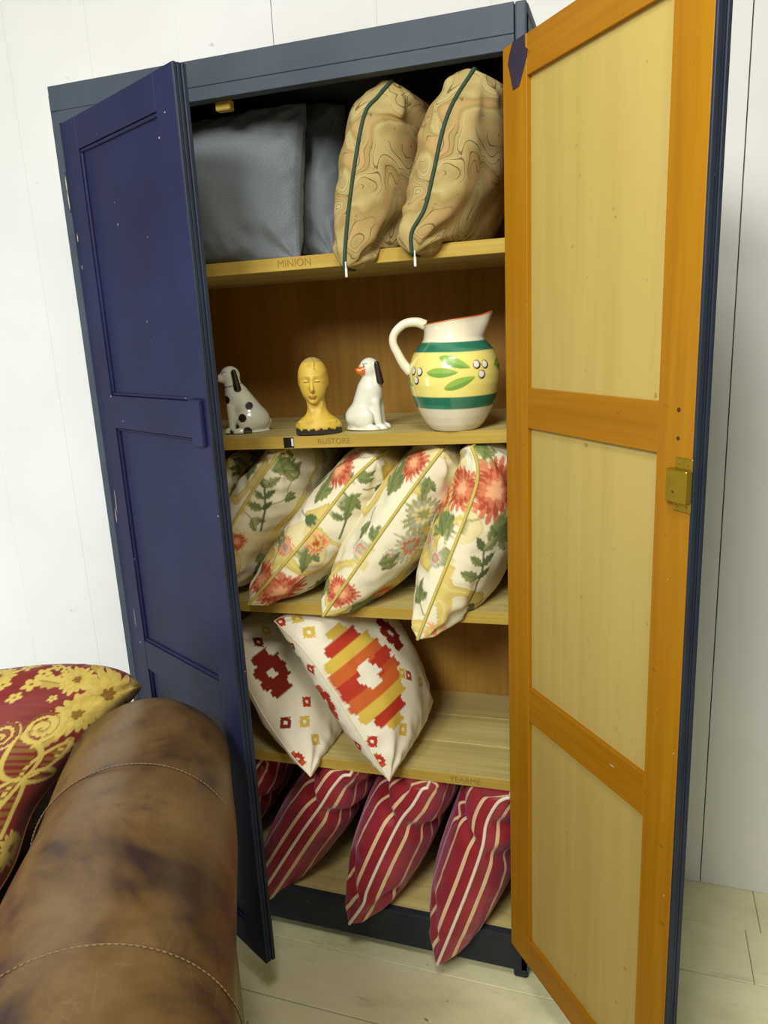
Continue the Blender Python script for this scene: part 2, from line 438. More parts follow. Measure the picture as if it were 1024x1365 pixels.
# ------------------------------------------------------------------ cushions
def sm(a, b, x): t_ = np.clip((x - a) / (b - a), 0, 1); return t_ * t_ * (3 - 2 * t_)
class Field:
    """cheap smooth 2-D noise made of random waves"""
    def __init__(s, seed, f, n=14):
        r = np.random.default_rng(seed); a = r.uniform(0, 2 * np.pi, n); k = f * r.uniform(.6, 1.5, n)
        s.kx, s.ky, s.ph = k * np.cos(a), k * np.sin(a), r.uniform(0, 6.28, n); s.n = n
    def __call__(s, x, y):
        o = np.zeros_like(x)
        for a, b, c in zip(s.kx, s.ky, s.ph): o += np.sin(2 * np.pi * (a * x + b * y) + c)
        return o / math.sqrt(s.n / 2)

def cushion(name, base, T, mat, label, cat='cushion', group=None, N=(110, 100), a=.62, b=.55, a2=None, wr=.004, seed=1,
            colour=None, pipe=None, pipe_r=.0038, size=(.4, .36), dents=(), clamp=None, post=None, k=0.0, rnd=0.0):
    """two puffed square faces round base(u, v), u, v in -1..1; T = half thickness per side (left, right)"""
    nu, nv = N
    s = np.linspace(-1, 1, nu); r = np.linspace(-1, 1, nv)
    mixw = .55
    u1 = (1 - mixw) * s + mixw * np.sin(s * np.pi / 2); v1 = (1 - mixw) * r + mixw * np.sin(r * np.pi / 2)
    U, Vv = np.meshgrid(u1, v1, indexing='ij'); u, v = U.ravel(), Vv.ravel()
    def bs(u, v):
        ru, rv = u * np.sqrt(1 - rnd * v * v / 2), v * np.sqrt(1 - rnd * u * u / 2)
        return base(ru * (1 - k * (1 - v * v)), rv * (1 - k * (1 - u * u)))
    e = 1e-3
    cen = lambda u, v: (bs(np.clip(u + e, -1, 1), v) - bs(np.clip(u - e, -1, 1), v), bs(u, np.clip(v + e, -1, 1)) - bs(u, np.clip(v - e, -1, 1)))
    z0 = np.zeros(1); du, dv = cen(z0, z0); n0 = np.cross(du[0], dv[0]); n0 /= np.linalg.norm(n0)
    du, dv = cen(u, v); nn = np.cross(du, dv); nn /= np.linalg.norm(nn, axis=1)[:, None] + 1e-12
    nn = .5 * nn + .5 * n0; nn /= np.linalg.norm(nn, axis=1)[:, None]
    P0_ = bs(u, v); Vs, Us, Cs = [], [], []
    su, sv = size
    fld = Field(seed, 9); fld2 = Field(seed + 50, 22)
    prof = np.clip(1 - u * u, 0, 1) ** (a if a2 is None else a + (a2 - a) * sm(-.2, .6, u)) * np.clip(1 - v * v, 0, 1) ** b
    mu, mv = u * su / 2, v * sv / 2
    for side in (0, 1):
        sgn_ = 1 if side == 0 else -1
        h = T[side] * prof
        w = np.zeros_like(h)
        for cu_ in (-1, 1):
            for cv_ in (-1, 1):
                dx, dy = mu - cu_ * su / 2, mv - cv_ * sv / 2
                rr = np.hypot(dx, dy); ph = np.arctan2(dy * cv_, dx * cu_)
                w += np.sin(ph * 9 + 2 * side + seed + cu_ * 3 + cv_) * np.exp(-(rr / .13) ** 2) * np.clip(rr / .04, 0, 1)
        edge = np.minimum(su / 2 - np.abs(mu), sv / 2 - np.abs(mv))
        w += .45 * fld2(mu, mv + side) * np.exp(-(edge / .05) ** 2) * np.clip(edge / .008, 0, 1)
        w += .35 * fld(mu, mv + 3 * side)
        h = h + wr * w * np.clip(prof * 5, 0, 1)
        for (ds, ua, va, ub, vb, depth, width) in dents:
            if ds != side: continue
            ax, ay, bx_, by_ = ua * su / 2, va * sv / 2, ub * su / 2, vb * sv / 2
            L2 = (bx_ - ax) ** 2 + (by_ - ay) ** 2 + 1e-9
            tt = np.clip(((mu - ax) * (bx_ - ax) + (mv - ay) * (by_ - ay)) / L2, 0, 1)
            dd_ = np.hypot(mu - ax - tt * (bx_ - ax), mv - ay - tt * (by_ - ay))
            h = h - depth * np.exp(-(dd_ / width) ** 2) * np.clip(prof * 3, 0, 1)
        h = np.maximum(h, 0)
        Pp = P0_ + sgn_ * h[:, None] * nn
        Vs.append(Pp)
    V = np.concatenate(Vs)
    if post: V = post(V)
    if clamp: V = clamp(V)
    for side in (0, 1):                                      # cloth coordinates: distance from the front seam over the puffed face
        G = V[side * nu * nv:(side + 1) * nu * nv].reshape(nu, nv, 3)
        arc = np.concatenate([np.zeros((nu, 1)), np.cumsum(np.linalg.norm(np.diff(G, axis=1), axis=2), axis=1)], 1).ravel()
        Us.append(np.stack([mu + su / 2, arc + side * 1.0], 1))
        if colour: Cs.append(colour(mu + su / 2, arc, side))
    UV = np.concatenate(Us)
    idx = np.arange(nu * nv).reshape(nu, nv)
    q = np.stack([idx[:-1, :-1], idx[1:, :-1], idx[1:, 1:], idx[:-1, 1:]], -1).reshape(-1, 4)
    F = np.concatenate([q, q[:, ::-1] + nu * nv])
    org = np.array([V[:, 0].mean(), V[:, 1].mean(), V[:, 2].min()])
    me = mesh_np(name, V - org, F); set_uv(me, UV)
    if colour: set_col(me, np.concatenate(Cs))
    o = link(name, me, mat, loc=org); tag(o, label, cat, group)
    if pipe:
        path = np.concatenate([idx[:, 0], idx[-1, 1:], idx[::-1, -1][1:], idx[0, ::-1][1:-1]])
        pts = (V[path] + V[path + nu * nv]) / 2
        link('piping', tube_mesh('piping', pts - org, pipe_r, 8, closed=True), pipe, o)
    return o, V, org

def swept(seam, depth, d0, d1=None):
    """cushion stood on edge: seam = points of the front edge from bottom to top, d0/d1 = direction of depth at bottom/top"""
    C = spline(seam, 200); s = np.linspace(-1, 1, 200); d0 = np.array(d0, float); d1 = d0 if d1 is None else np.array(d1, float)
    d0 = d0 / np.linalg.norm(d0); d1 = d1 / np.linalg.norm(d1)
    def f(u, v):
        u = np.asarray(u, float); v = np.asarray(v, float)
        c = np.stack([np.interp(u, s, C[:, i]) for i in range(3)], -1)
        w = ((u + 1) / 2)[..., None]; d = d0 * (1 - w) + d1 * w
        return c + d * (depth * (v + 1) / 2)[..., None]
    return f
def bilinear(A, B, C_, D_):
    """A(-1,-1) B(1,-1) C(1,1) D(-1,1)"""
    A, B, C_, D_ = map(lambda q: np.array(q, float), (A, B, C_, D_))
    def f(u, v):
        a = ((1 - np.asarray(u)) / 2)[..., None]; c = ((1 - np.asarray(v)) / 2)[..., None]
        return A * a * c + B * (1 - a) * c + C_ * (1 - a) * (1 - c) + D_ * a * (1 - c)
    return f
def in_bay(k, pad=.003, xr=W - ST - .004, over=0.0):
    """rests on shelf k and stays under the board above; tips may hang over the front edge"""
    def f(V):
        V = V.copy(); lo = np.array([shelf_z(k, x) for x in V[:, 0]]) + pad
        hi = (np.array([shelf_z(k - 1, x) for x in V[:, 0]]) - SH if k > 1 else np.full(len(V), H - .016)) - pad
        if k == 1: hi = np.where(V[:, 1] < .026, ZO - pad, hi)
        ins = sm(YF - .012, YF - .004, V[:, 1])
        z = V[:, 2]
        z = np.where(z < lo, z + (lo - z) * ins, z)
        insh = sm(-.03, .0, V[:, 1]) if k > 1 else sm(-.02, -.004, V[:, 1])
        soft = hi - .004 * np.log1p(np.exp(np.clip((hi - z) / .004, -40, 40)))
        z = np.where(insh > 0, z + (np.minimum(z, soft) - z) * insh, z)
        V[:, 2] = z; V[:, 0] = np.clip(V[:, 0], ST + .003, xr); V[:, 1] = np.minimum(V[:, 1], DB - .016)
        return V
    return f

# -- pattern drawing on cloth coordinates (metres)
def over(C, m, c): return C + (np.asarray(c) - C) * np.clip(m, 0, 1)[:, None]
def seg_d(x, y, ax, ay, bx_, by_):
    L2 = (bx_ - ax) ** 2 + (by_ - ay) ** 2 + 1e-12; t_ = np.clip(((x - ax) * (bx_ - ax) + (y - ay) * (by_ - ay)) / L2, 0, 1)
    return np.hypot(x - ax - t_ * (bx_ - ax), y - ay - t_ * (by_ - ay)), t_
AA = .0012
def leaf(C, x, y, cx, cy, ang, L, w, c, vein=None):
    w = min(w, L * .24)
    ca, sa = math.cos(ang), math.sin(ang); lx_ = (x - cx) * ca + (y - cy) * sa; ly_ = -(x - cx) * sa + (y - cy) * ca
    t_ = np.clip(lx_ / L, 0, 1); wd = w * np.sin(np.pi * t_ ** .8) ** .8 * (1 + .16 * np.sin(t_ * 26))
    m = sm(AA, -AA, np.abs(ly_) - wd) * (lx_ > 0) * (lx_ < L)
    C = over(C, m, c)
    if vein is not None: C = over(C, m * sm(.0016, .0004, np.abs(ly_)) * .8, vein)
    return over(C, m * .35 * (ly_ > 0), vein if vein is not None else c)
def mum(C, x, y, cx, cy, R, cols, n=21, rings=4, ph=0, sq=1.0, rot=0):
    ca, sa = math.cos(rot), math.sin(rot)
    dx, dy = (x - cx) * ca + (y - cy) * sa, (-(x - cx) * sa + (y - cy) * ca) / sq
    rr, th = np.hypot(dx, dy), np.arctan2(dy, dx)
    for i in range(rings):
        Rk = R * (1 - i / (rings + .35)); nn_ = max(6, int(n * (1 - .22 * i)))
        p_ = np.abs(np.cos((th + ph + i * .35) * nn_ / 2))
        edge = Rk * (.62 + .38 * p_ ** .7) * (1 + .10 * np.sin(3 * th + i + ph) + .07 * np.sin(7 * th + 2 * i))
        m = sm(AA, -AA, rr - edge)
        C = over(C, m, cols[i % len(cols)])
        C = over(C, m * sm(.34, .05, p_) * sm(Rk * .40, Rk * .7, rr) * .55, cols[-1])
    return over(C, sm(AA, -AA, rr - R * .13) * .8, cols[-1])
def stem(C, x, y, pts, w, c):
    for (ax, ay), (bx_, by_) in zip(pts[:-1], pts[1:]):
        d_, _ = seg_d(x, y, ax, ay, bx_, by_); C = over(C, sm(w + AA, w - AA, d_), c)
    return C
SAGE = lin(158, 160, 104)
CREAM = lin(232, 226, 198); OCHRE = lin(214, 192, 104); PALE = lin(226, 212, 150)
GREEN = lin(126, 138, 82); DKGR = lin(88, 102, 64); CORAL = lin(210, 124, 90); PEACH = lin(236, 172, 128); RUST = lin(178, 80, 54); GREYB = lin(176, 178, 158)
BUD = (GREYB, lin(206, 200, 168), CORAL, GREYB)
FC_ = (CORAL, PEACH, CORAL, PEACH); GRB_ = (SAGE, GREYB, PALE, SAGE)
def floral(seed, items):
    f1, f2 = Field(seed, 5.0), Field(seed + 9, 4.0)
    def col(U, V, side):
        x, y = U, V; C = np.tile(np.array(CREAM), (len(x), 1))
        a_ = f1(x + .01 * f2(x * 3, y * 3), y + side * .7)           # broad scrolling ochre drapery
        C = over(C, sm(.20, .24, a_) * .95, OCHRE); C = over(C, sm(.20, .23, a_) * sm(.33, .28, a_) * .5, lin(176, 150, 70))
        C = over(C, sm(.62, .68, a_) * sm(1.0, .7, a_) * .8, PALE); C = over(C, sm(1.25, 1.3, a_), CREAM)
        b_ = f2(x + .4, y + side); C = over(C, sm(.9, .96, b_) * .7, PALE); C = over(C, sm(.9, .93, b_) * sm(1.0, .95, b_) * .6, OCHRE)
        rs = np.random.default_rng(seed * 3 + side)
        for _ in range(26):                                          # small leaves and buds between the blooms
            cx, cy, an = rs.uniform(0, .42), rs.uniform(0, .36), rs.uniform(0, 6.28); q_ = rs.uniform()
            if q_ < .3: C = mum(C, x, y, cx, cy, rs.uniform(.014, .03), (BUD, FC_, GRB_)[int(rs.integers(3))], ph=an, sq=.7, rot=an)
            elif q_ < .7:
                g_ = (GREEN, DKGR, SAGE)[int(rs.integers(3))]
                C = stem(C, x, y, [(cx, cy), (cx - .03 * math.cos(an), cy - .03 * math.sin(an))], .0014, g_)
                for w_ in (-.5, 0, .5): C = leaf(C, x, y, cx, cy, an + w_, rs.uniform(.02, .045), .008, g_, DKGR)
        for it in items:
            k_, sd = it[0], it[1]
            if sd not in (side, 2): continue
            if k_ == 'mum': C = mum(C, x, y, it[2], it[3], it[4], it[5] if len(it) > 5 else (CORAL, RUST, CORAL, PEACH), ph=seed, sq=it[6] if len(it) > 6 else 1)
            if k_ == 'leaf':
                for w_, l_ in ((-.75, .6), (.75, .6), (0, 1.0)): C = leaf(C, x, y, it[2] + (1 - l_) * .3 * it[5] * math.cos(it[4]), it[3] + (1 - l_) * .3 * it[5] * math.sin(it[4]), it[4] + w_, it[5] * l_, it[5] * .17, GREEN if w_ <= 0 else SAGE, DKGR)
            if k_ == 'sprig':
                cx, cy, an, L = it[2:6]; dx, dy = math.cos(an), math.sin(an)
                C = stem(C, x, y, [(cx, cy), (cx + dx * L * .5 - dy * .006, cy + dy * L * .5 + dx * .006), (cx + dx * L, cy + dy * L)], .0022, DKGR)
                for q in (.48, .70, .94):
                    for sgx in (-1, 1): C = leaf(C, x, y, cx + dx * L * q, cy + dy * L * q, an + sgx * (1.25 - .55 * q) + .2 * math.sin(9 * q), L * (.30 + .06 * math.sin(7 * q + sgx)), L * .10, (GREEN, SAGE, DKGR)[int(q * 10 + sgx) % 3], DKGR)
        return C
    return col
BUD = (GREYB, lin(206, 200, 168), CORAL, GREYB)

M['floral'] = vcol('floral_print_cotton', .75, .10)
M['floral_pipe'] = plain('ochre_piping', lin(198, 182, 96), .8)
gF = 'floral cushions on the third shelf'
FC = [CORAL, RUST, CORAL, PEACH]
def fl(name_label, seam, T, seed, items, d0=(0.0, 1, 0), d1=None, depth=.345, **kw):
    pts = [at(*q) for q in seam]
    L = sum(np.linalg.norm(pts[i + 1] - pts[i]) for i in range(len(pts) - 1))
    return cushion('floral_cushion', swept(pts, depth, d0, d1), T, M['floral'], name_label, group=gF, N=(190, 170), seed=seed, size=(L, .36),
                   colour=floral(seed, items), pipe=M['floral_pipe'], pipe_r=.0034, clamp=in_bay(3), a=.36, b=.42, a2=.30, **kw)
# (u along the seam from the lower tip, v over the cloth from the seam; side 1 faces right)
fl('floral cushion with piped seam at far right, its tip hanging over the shelf edge',
   [(557, 852, -.045), (577, 800, -.035), (607, 725, -.018), (633, 655, -.005), (637, 622, .0), (629, 594, .006)], (.080, .098), 11,
   [('leaf', 1, .235, .055, .9, .075), ('leaf', 1, .225, .075, 1.5, .07), ('leaf', 1, .25, .05, 2.2, .05), ('sprig', 1, .085, .082, -.22, .125),
    ('mum', 1, .312, .036, .056, FC), ('mum', 0, .298, .030, .046, FC), ('leaf', 0, .245, .022, 2.6, .07), ('leaf', 0, .20, .028, .9, .06), ('leaf', 0, .25, .075, 2.9, .06),
    ('leaf', 1, .36, .012, .5, .06), ('mum', 0, .155, .028, .018, BUD), ('leaf', 0, .06, .03, .2, .05), ('mum', 1, .02, .028, .026, (PEACH, OCHRE, PALE, CORAL)), ('mum', 0, .25, .09, .034, FC)],
   d0=(.05, 1, .03), d1=(.05, 1, 0))
fl('floral cushion leaning between two others, second from the right on the third shelf',
   [(431, 821, -.042), (470, 765, -.028), (512, 705, -.008), (555, 645, .02), (589, 600, .035)], (.076, .090), 23,
   [('mum', 1, .062, .006, .032, FC), ('mum', 0, .062, .006, .030, FC), ('mum', 1, .065, .112, .036, FC), ('mum', 1, .205, .072, .040, BUD), ('leaf', 1, .02, .05, 1.0, .07), ('leaf', 1, .035, .07, .9, .06),
    ('leaf', 1, .14, .045, .2, .05), ('leaf', 1, .15, .03, .8, .04), ('mum', 0, .344, .036, .036, FC), ('leaf', 0, .265, .035, .5, .075), ('leaf', 0, .28, .055, .1, .06), ('leaf', 1, .345, .012, 2.8, .05),
    ('mum', 1, .275, .05, .042, GRB_), ('mum', 0, .155, .016, .020, BUD)],
   d0=(.02, 1, .02))
fl('floral cushion with a large red bloom at its lower tip on the third shelf',
   [(331, 806, -.03), (372, 760, -.015), (420, 703, .005), (465, 645, .03), (500, 611, .045)], (.072, .090), 31,
   [('mum', 1, .062, .034, .056, (CORAL, RUST, CORAL, PEACH)), ('mum', 0, .058, .018, .040, (CORAL, RUST, CORAL, PEACH)), ('sprig', 1, .225, .055, -.45, .090), ('leaf', 1, .185, .012, 2.7, .07), ('mum', 1, .195, .022, .026, (PEACH, CORAL, OCHRE, RUST)),
    ('mum', 0, .33, .045, .042, FC), ('leaf', 0, .25, .035, .4, .075), ('leaf', 0, .26, .05, .0, .06), ('mum', 0, .145, .022, .022, (CORAL, PEACH, GREYB)), ('leaf', 1, .32, .02, 2.8, .06), ('sprig', 1, .08, .10, .8, .06)],
   d0=(.02, 1, .02))
fl('shaded floral cushion half hidden behind the blue door, leafy sprig near its top',
   [(283, 790, .0), (303, 715, .012), (335, 658, .03), (372, 603, .05)], (.066, .092), 43,
   [('sprig', 1, .17, .06, -.45, .11), ('leaf', 1, .30, .012, .5, .06), ('leaf', 1, .31, .03, 1.2, .05), ('mum', 1, .13, .022, .022, FC), ('leaf', 0, .25, .03, .8, .08), ('leaf', 1, .05, .09, .8, .05)],
   d0=(.0, 1, .02))
fl('sliver of a floral cushion deep in shade at the left end of the third shelf',
   [(245, 775, .05), (268, 700, .06), (292, 650, .07), (306, 612, .08)], (.045, .05), 57, [('leaf', 1, .2, .04, .5, .08)], d0=(-.03, 1, 0), depth=.30)

# -- kilim cushions: stepped woven motifs on cream cotton
KRED, KRUST, KYEL, KORG, KCRM, KDK = lin(176, 52, 32), lin(190, 82, 46), lin(206, 176, 72), lin(196, 96, 44), lin(232, 226, 206), lin(128, 30, 24)
def stepbar(C, a_, b_, a0, a1, b0, b1, c, st=.0055, slope=0.0):
    """a bar whose two ends are cut in steps"""
    q = np.floor((b_ - b0) / st); jag = st * .8 * (np.abs((q % 4) - 1.5) - .5)
    bb = b_ - slope * (a_ - a0)
    m = sm(-AA, AA, a_ - a0 - jag) * sm(AA, -AA, a_ - a1 - jag) * sm(-AA, AA, bb - b0) * sm(AA, -AA, bb - b1)
    return over(C, m, c)
def rosette(C, x, y, cx, cy, r, c):
    ex, ey = x - cx, y - cy; dx, dy = np.abs(.80 * ex + .60 * ey), np.abs(-.60 * ex + .80 * ey)
    m = (np.maximum(dx, dy) < r) & ~((dx > r * .55) & (dy > r * .55)) | ((np.maximum(dx, dy) < r) & (np.abs(dx - dy) < r * .25))
    m = m & ~(np.maximum(dx, dy) < r * .3)
    return over(C, m.astype(float), c)
def kilim(items):
    def col(U, V, side):
        C = np.tile(np.array(KCRM), (len(U), 1))
        for it in items:
            if it[1] not in (side, 2): continue
            if it[0] == 'ros': C = rosette(C, U, V, *it[2:])
            if it[0] == 'med':                                       # the large medallion, bars across the seam direction
                cx, cy, s_ = it[2:5]; a_, b_ = (V - cy) / (s_ * .82), (U - cx) / s_
                for b0, b1, a0, a1, c in it[5]: C = stepbar(C, a_, b_, a0, a1, b0, b1, c, .0075)
        return C
    return col
BIG = [(.100, .122, -.030, .028, KYEL), (.072, .100, -.062, .050, KRED), (.046, .074, -.088, .082, KYEL), (.016, .048, -.095, .094, KORG),
       (-.022, .018, -.095, -.014, KRED), (-.022, .018, .022, .098, KRED), (-.030, -.006, .050, .112, KRUST), (.004, .024, .05, .112, KRED), (-.052, -.020, -.090, .096, KORG), (-.080, -.050, -.082, .086, KYEL),
       (-.106, -.078, -.052, .058, KRED), (-.126, -.104, -.026, .030, KYEL), (-.030, .026, -.016, .024, KCRM), (-.012, .008, -.030, .040, KCRM)]
SMALL = [(.030, .056, -.030, .022, KRUST), (.004, .032, -.044, .044, KRED), (-.024, .006, -.040, .048, KRED), (-.050, -.022, -.026, .034, KRUST), (-.008, .012, -.010, .012, KCRM)]
DARKS = [(b0, b1, a0, a1, KDK if c != KCRM else KCRM) for b0, b1, a0, a1, c in SMALL]
M['kilim'] = vcol('cream_cotton_with_woven_motifs', .8, .10)
M['cream_pipe'] = plain('cream_seam', lin(222, 214, 180), .85)
gK = 'patterned cream cushions on the fourth shelf'
def kl(label, seam, T, seed, items, d0, d1=None, depth=.36, **kw):
    pts = [at(*q) for q in seam]; L = sum(np.linalg.norm(pts[i + 1] - pts[i]) for i in range(len(pts) - 1))
    return cushion('patterned_cushion', swept(pts, depth, d0, d1), T, M['kilim'], label, group=gK, N=(210, 190), seed=seed, size=(L, .38), colour=kilim(items),
                   pipe=M['cream_pipe'], pipe_r=.0015, clamp=in_bay(4), a=.5, b=.5, wr=.003, **kw)
kl('cream cushion with a large red, orange and yellow stepped medallion, tip over the shelf edge',
   [(519, 1041, -.05), (487, 990, -.045), (447, 925, -.03), (408, 870, -.01), (366, 828, .01)], (.095, .092), 71,
   [('med', 1, .195, .078, .95, BIG), ('med', 0, .195, .045, .80, SMALL), ('med', 1, .225, .20, .75, DARKS), ('ros', 1, .085, .014, .011, KRED), ('ros', 0, .275, .020, .011, KRED), ('ros', 0, .09, .03, .011, KRED),
    ('ros', 1, .335, .034, .012, KYEL), ('ros', 1, .395, .008, .011, KRED), ('ros', 1, .375, .04, .012, KYEL), ('ros', 0, .31, .04, .012, KYEL), ('ros', 1, .135, .178, .010, KRED), ('ros', 1, .15, .16, .010, KYEL), ('ros', 1, .06, .09, .012, KYEL),
    ('ros', 1, .10, .22, .011, KYEL), ('ros', 1, .33, .16, .012, KYEL), ('ros', 0, .05, .03, .011, KYEL), ('ros', 1, .30, .22, .010, KDK), ('ros', 0, .34, .02, .009, KDK), ('med', 1, .045, .004, .30, SMALL)],
   d0=(.02, 1, .0), d1=(.12, 1, .0), depth=.31)
kl('cream cushion with a dark red stepped cross, half hidden behind the blue door',
   [(414, 1035, -.03), (385, 1002, -.02), (352, 955, -.005), (322, 900, .015), (290, 850, .03)], (.06, .080), 83,
   [('med', 1, .225, .060, 1.0, DARKS), ('ros', 1, .122, .032, .012, KDK), ('ros', 1, .095, .068, .012, KYEL), ('ros', 1, .048, .065, .012, KYEL), ('ros', 1, .125, .100, .011, KRED), ('ros', 1, .300, .076, .012, KDK), ('med', 0, .12, .05, .6, DARKS), ('ros', 1, .31, .115, .011, KYEL), ('med', 1, .045, .004, .35, SMALL)],
   d0=(.0, 1, .0), d1=(.06, 1, .0))

# -- burgundy striped satin cushions
t = NT('burgundy_striped_satin'); uv = t.n('ShaderNodeUVMap', uv_map='UVMap'); sx = t.n('ShaderNodeSeparateXYZ'); t.l(uv.outputs[0], sx.inputs[0])
vv = t.math('FRACT', sx.outputs[1]); q = t.math('FRACT', t.math('DIVIDE', t.math('ADD', vv, .010), .047))
d_ = t.math('ABSOLUTE', t.math('SUBTRACT', q, .78)); thin = t.math('LESS_THAN', d_, .085)
nz = t.noise(t.coord('UV', (14, 14, 1)), 1.0, 3); c = t.ramp(nz, [(.3, lin(126, 25, 36)), (.7, lin(152, 40, 50))])
c = t.mix(thin, c, lin(214, 186, 146)); t.col(c); t.rough(.36); t.b.inputs['Sheen Weight'].default_value = .3; t.b.inputs['Sheen Tint'].default_value = (.8, .4, .7, 1)
t.b.inputs['Specular IOR Level'].default_value = .45; t.bump(t.noise(t.coord('UV', (60, 700, 1)), 1.0, 2), .08, .0006); M['satin'] = t.m
M['white_pipe'] = plain('white_satin_piping', lin(232, 216, 200), .5)
gS = 'striped burgundy cushions at the bottom'
def stp(label, seam, T, seed, dents=(), d0=(0, 1, 0), d1=None, depth=.33, **kw):
    pts = [at(*q) for q in seam]; L = sum(np.linalg.norm(pts[i + 1] - pts[i]) for i in range(len(pts) - 1))
    return cushion('striped_cushion', swept(pts, depth, d0, d1), T, M['satin'], label, group=gS, N=(130, 120), seed=seed, size=(L, .36),
                   pipe=M['white_pipe'], pipe_r=.0036, clamp=in_bay(5), a=.36, b=.38, a2=.26, wr=.0022, dents=dents, **kw)
stp('burgundy satin cushion with cream stripes at the right, its tip drooping over the plinth',
    [(583, 1286, -.05), (600, 1245, -.05), (626, 1180, -.038), (643, 1130, -.028), (648, 1100, -.018), (658, 1078, -.016), (678, 1051, -.012)], (.085, .085), 91,
    [(0, .35, -.95, .62, -.35, .022, .016), (0, .55, -.6, .30, -.55, .016, .012), (1, .30, -.95, .10, -.2, .018, .018), (0, -.85, -1, -.55, -.7, .012, .02), (1, .62, -1, .5, -.5, .014, .015)])
stp('burgundy satin cushion with cream stripes in the middle, folded over at its top',
    [(466, 1231, -.045), (484, 1206, -.045), (490, 1186, -.038), (513, 1135, -.025), (534, 1094, -.012), (551, 1072, -.010), (569, 1040, .0)], (.088, .088), 103,
    [(0, .38, -1, .50, -.2, .024, .016), (1, .38, -1, .28, -.3, .020, .018), (0, -.75, -1, -.45, -.72, .018, .02), (1, -.8, -1, -.5, -.8, .012, .015), (0, .75, -.9, .7, -.3, .014, .02)])
stp('burgundy satin cushion with cream stripes beside the edge of the blue door',
    [(340, 1205, -.01), (366, 1165, -.012), (400, 1113, -.006), (428, 1074, .002), (442, 1052, .004), (466, 1022, .01)], (.080, .084), 117,
    [(1, .42, -1, .35, -.2, .022, .016), (0, .42, -1, .55, -.3, .022, .016), (1, .75, -.9, .7, -.3, .012, .02)])
stp('burgundy cushion in deep shade at the left end of the bottom bay',
    [(255, 1160, .02), (285, 1110, .03), (318, 1060, .04), (345, 1018, .05)], (.07, .075), 131, [(1, .4, -1, .35, -.2, .018, .016)], depth=.30)

# -- tapestry cushions with green piping on the top shelf
t = NT('paisley_tapestry'); v0 = t.coord('UV', (1, 1, 1)); sc = 1.0
n1 = t.n('ShaderNodeTexNoise'); n1.inputs['Scale'].default_value = 7; n1.inputs['Detail'].default_value = 2; t.l(v0, n1.inputs['Vector'])
vm = t.n('ShaderNodeVectorMath', operation='MULTIPLY_ADD'); t.l(n1.outputs['Color'], vm.inputs[0]); vm.inputs[1].default_value = (.2, .2, 0); t.l(v0, vm.inputs[2])
sw = t.noise(vm.outputs[0], 12, 1.5, .4); fr = t.math('FRACT', t.math('MULTIPLY', sw, 17)); ln = t.math('LESS_THAN', fr, .13)
fr2 = t.math('FRACT', t.math('MULTIPLY', sw, 3.2)); band = t.ramp(fr2, [(.0, lin(168, 150, 100)), (.3, lin(190, 174, 122)), (.55, lin(158, 138, 86)), (.8, lin(184, 154, 106)), (1.0, lin(172, 154, 102))])
gate = t.noise(v0, 14, 2); gl_ = t.ramp(gate, [(.44, (0, 0, 0)), (.52, (1, 1, 1))])
c = t.mix(t.math('MULTIPLY', ln, t.math('MULTIPLY', gl_, .75)), band, lin(62, 54, 36))
sp_ = t.noise(v0, 26, 3, .6); c = t.mix(t.ramp(sp_, [(.66, (0, 0, 0)), (.70, (.75, .75, .75))]), c, lin(66, 72, 52))
wv = t.noise(t.coord('UV', (420, 420, 1)), 1.0, 3, .7); c = t.mix(t.math('MULTIPLY', wv, .5), c, lin(112, 92, 48)); t.col(c); t.rough(.9); t.bump(wv, .5, .0015)
t.b.inputs['Specular IOR Level'].default_value = .1; M['paisley'] = t.m
M['green_pipe'] = plain('dark_green_cord', lin(42, 66, 50), .7)
gP = 'tapestry cushions on the top shelf'
def psl(label, seam, T, seed, pull, dents=(), d0=(0, 1, 0), d1=None, depth=.33):
    pts = [at(*q) for q in seam]; L = sum(np.linalg.norm(pts[i + 1] - pts[i]) for i in range(len(pts) - 1))
    o, V, org = cushion('tapestry_cushion', swept(pts, depth, d0, d1), T, M['paisley'], label, group=gP, N=(120, 110), seed=seed, size=(L, .36),
                   pipe=M['green_pipe'], pipe_r=.0036, clamp=in_bay(1), a=.34, b=.36, a2=.16, wr=.004, dents=dents)
    q = at(*pull) - org
    bm = bmesh.new(); bm_box(bm, q[0] - .0022, q[0] + .0022, q[1] - .001, q[1] + .001, q[2] - .022, q[2] - .006, .0009)
    bm_box(bm, q[0] - .0012, q[0] + .0012, q[1] - .0015, q[1] + .0015, q[2] - .008, q[2] + .004, .0005)
    z = bm_obj('zip_pull', bm, M['white_label'], o); z['label'] = 'pale zip pull hanging from the lower corner'
    return o
psl('tan tapestry cushion with green cord, left of the pair on the top shelf',
    [(459, 357, -.04), (461, 320, -.035), (466, 270, -.025), (476, 200, -.01), (487, 150, .0), (503, 130, .012), (522, 108, .03)], (.062, .082), 141, (461, 352, -.043),
    [(1, -.9, -.9, -.5, -.5, .010, .02)])
psl('tan tapestry cushion with green cord, right of the pair, beside the open wooden door',
    [(549, 338, -.035), (549, 310, -.035), (566, 278, -.03), (578, 230, -.022), (590, 175, -.012), (605, 135, -.004), (632, 92, .012)], (.070, .085), 157, (553, 337, -.04),
    [(1, -.6, -.9, -.3, -.3, .008, .03)], d1=(.1, 1, 0))

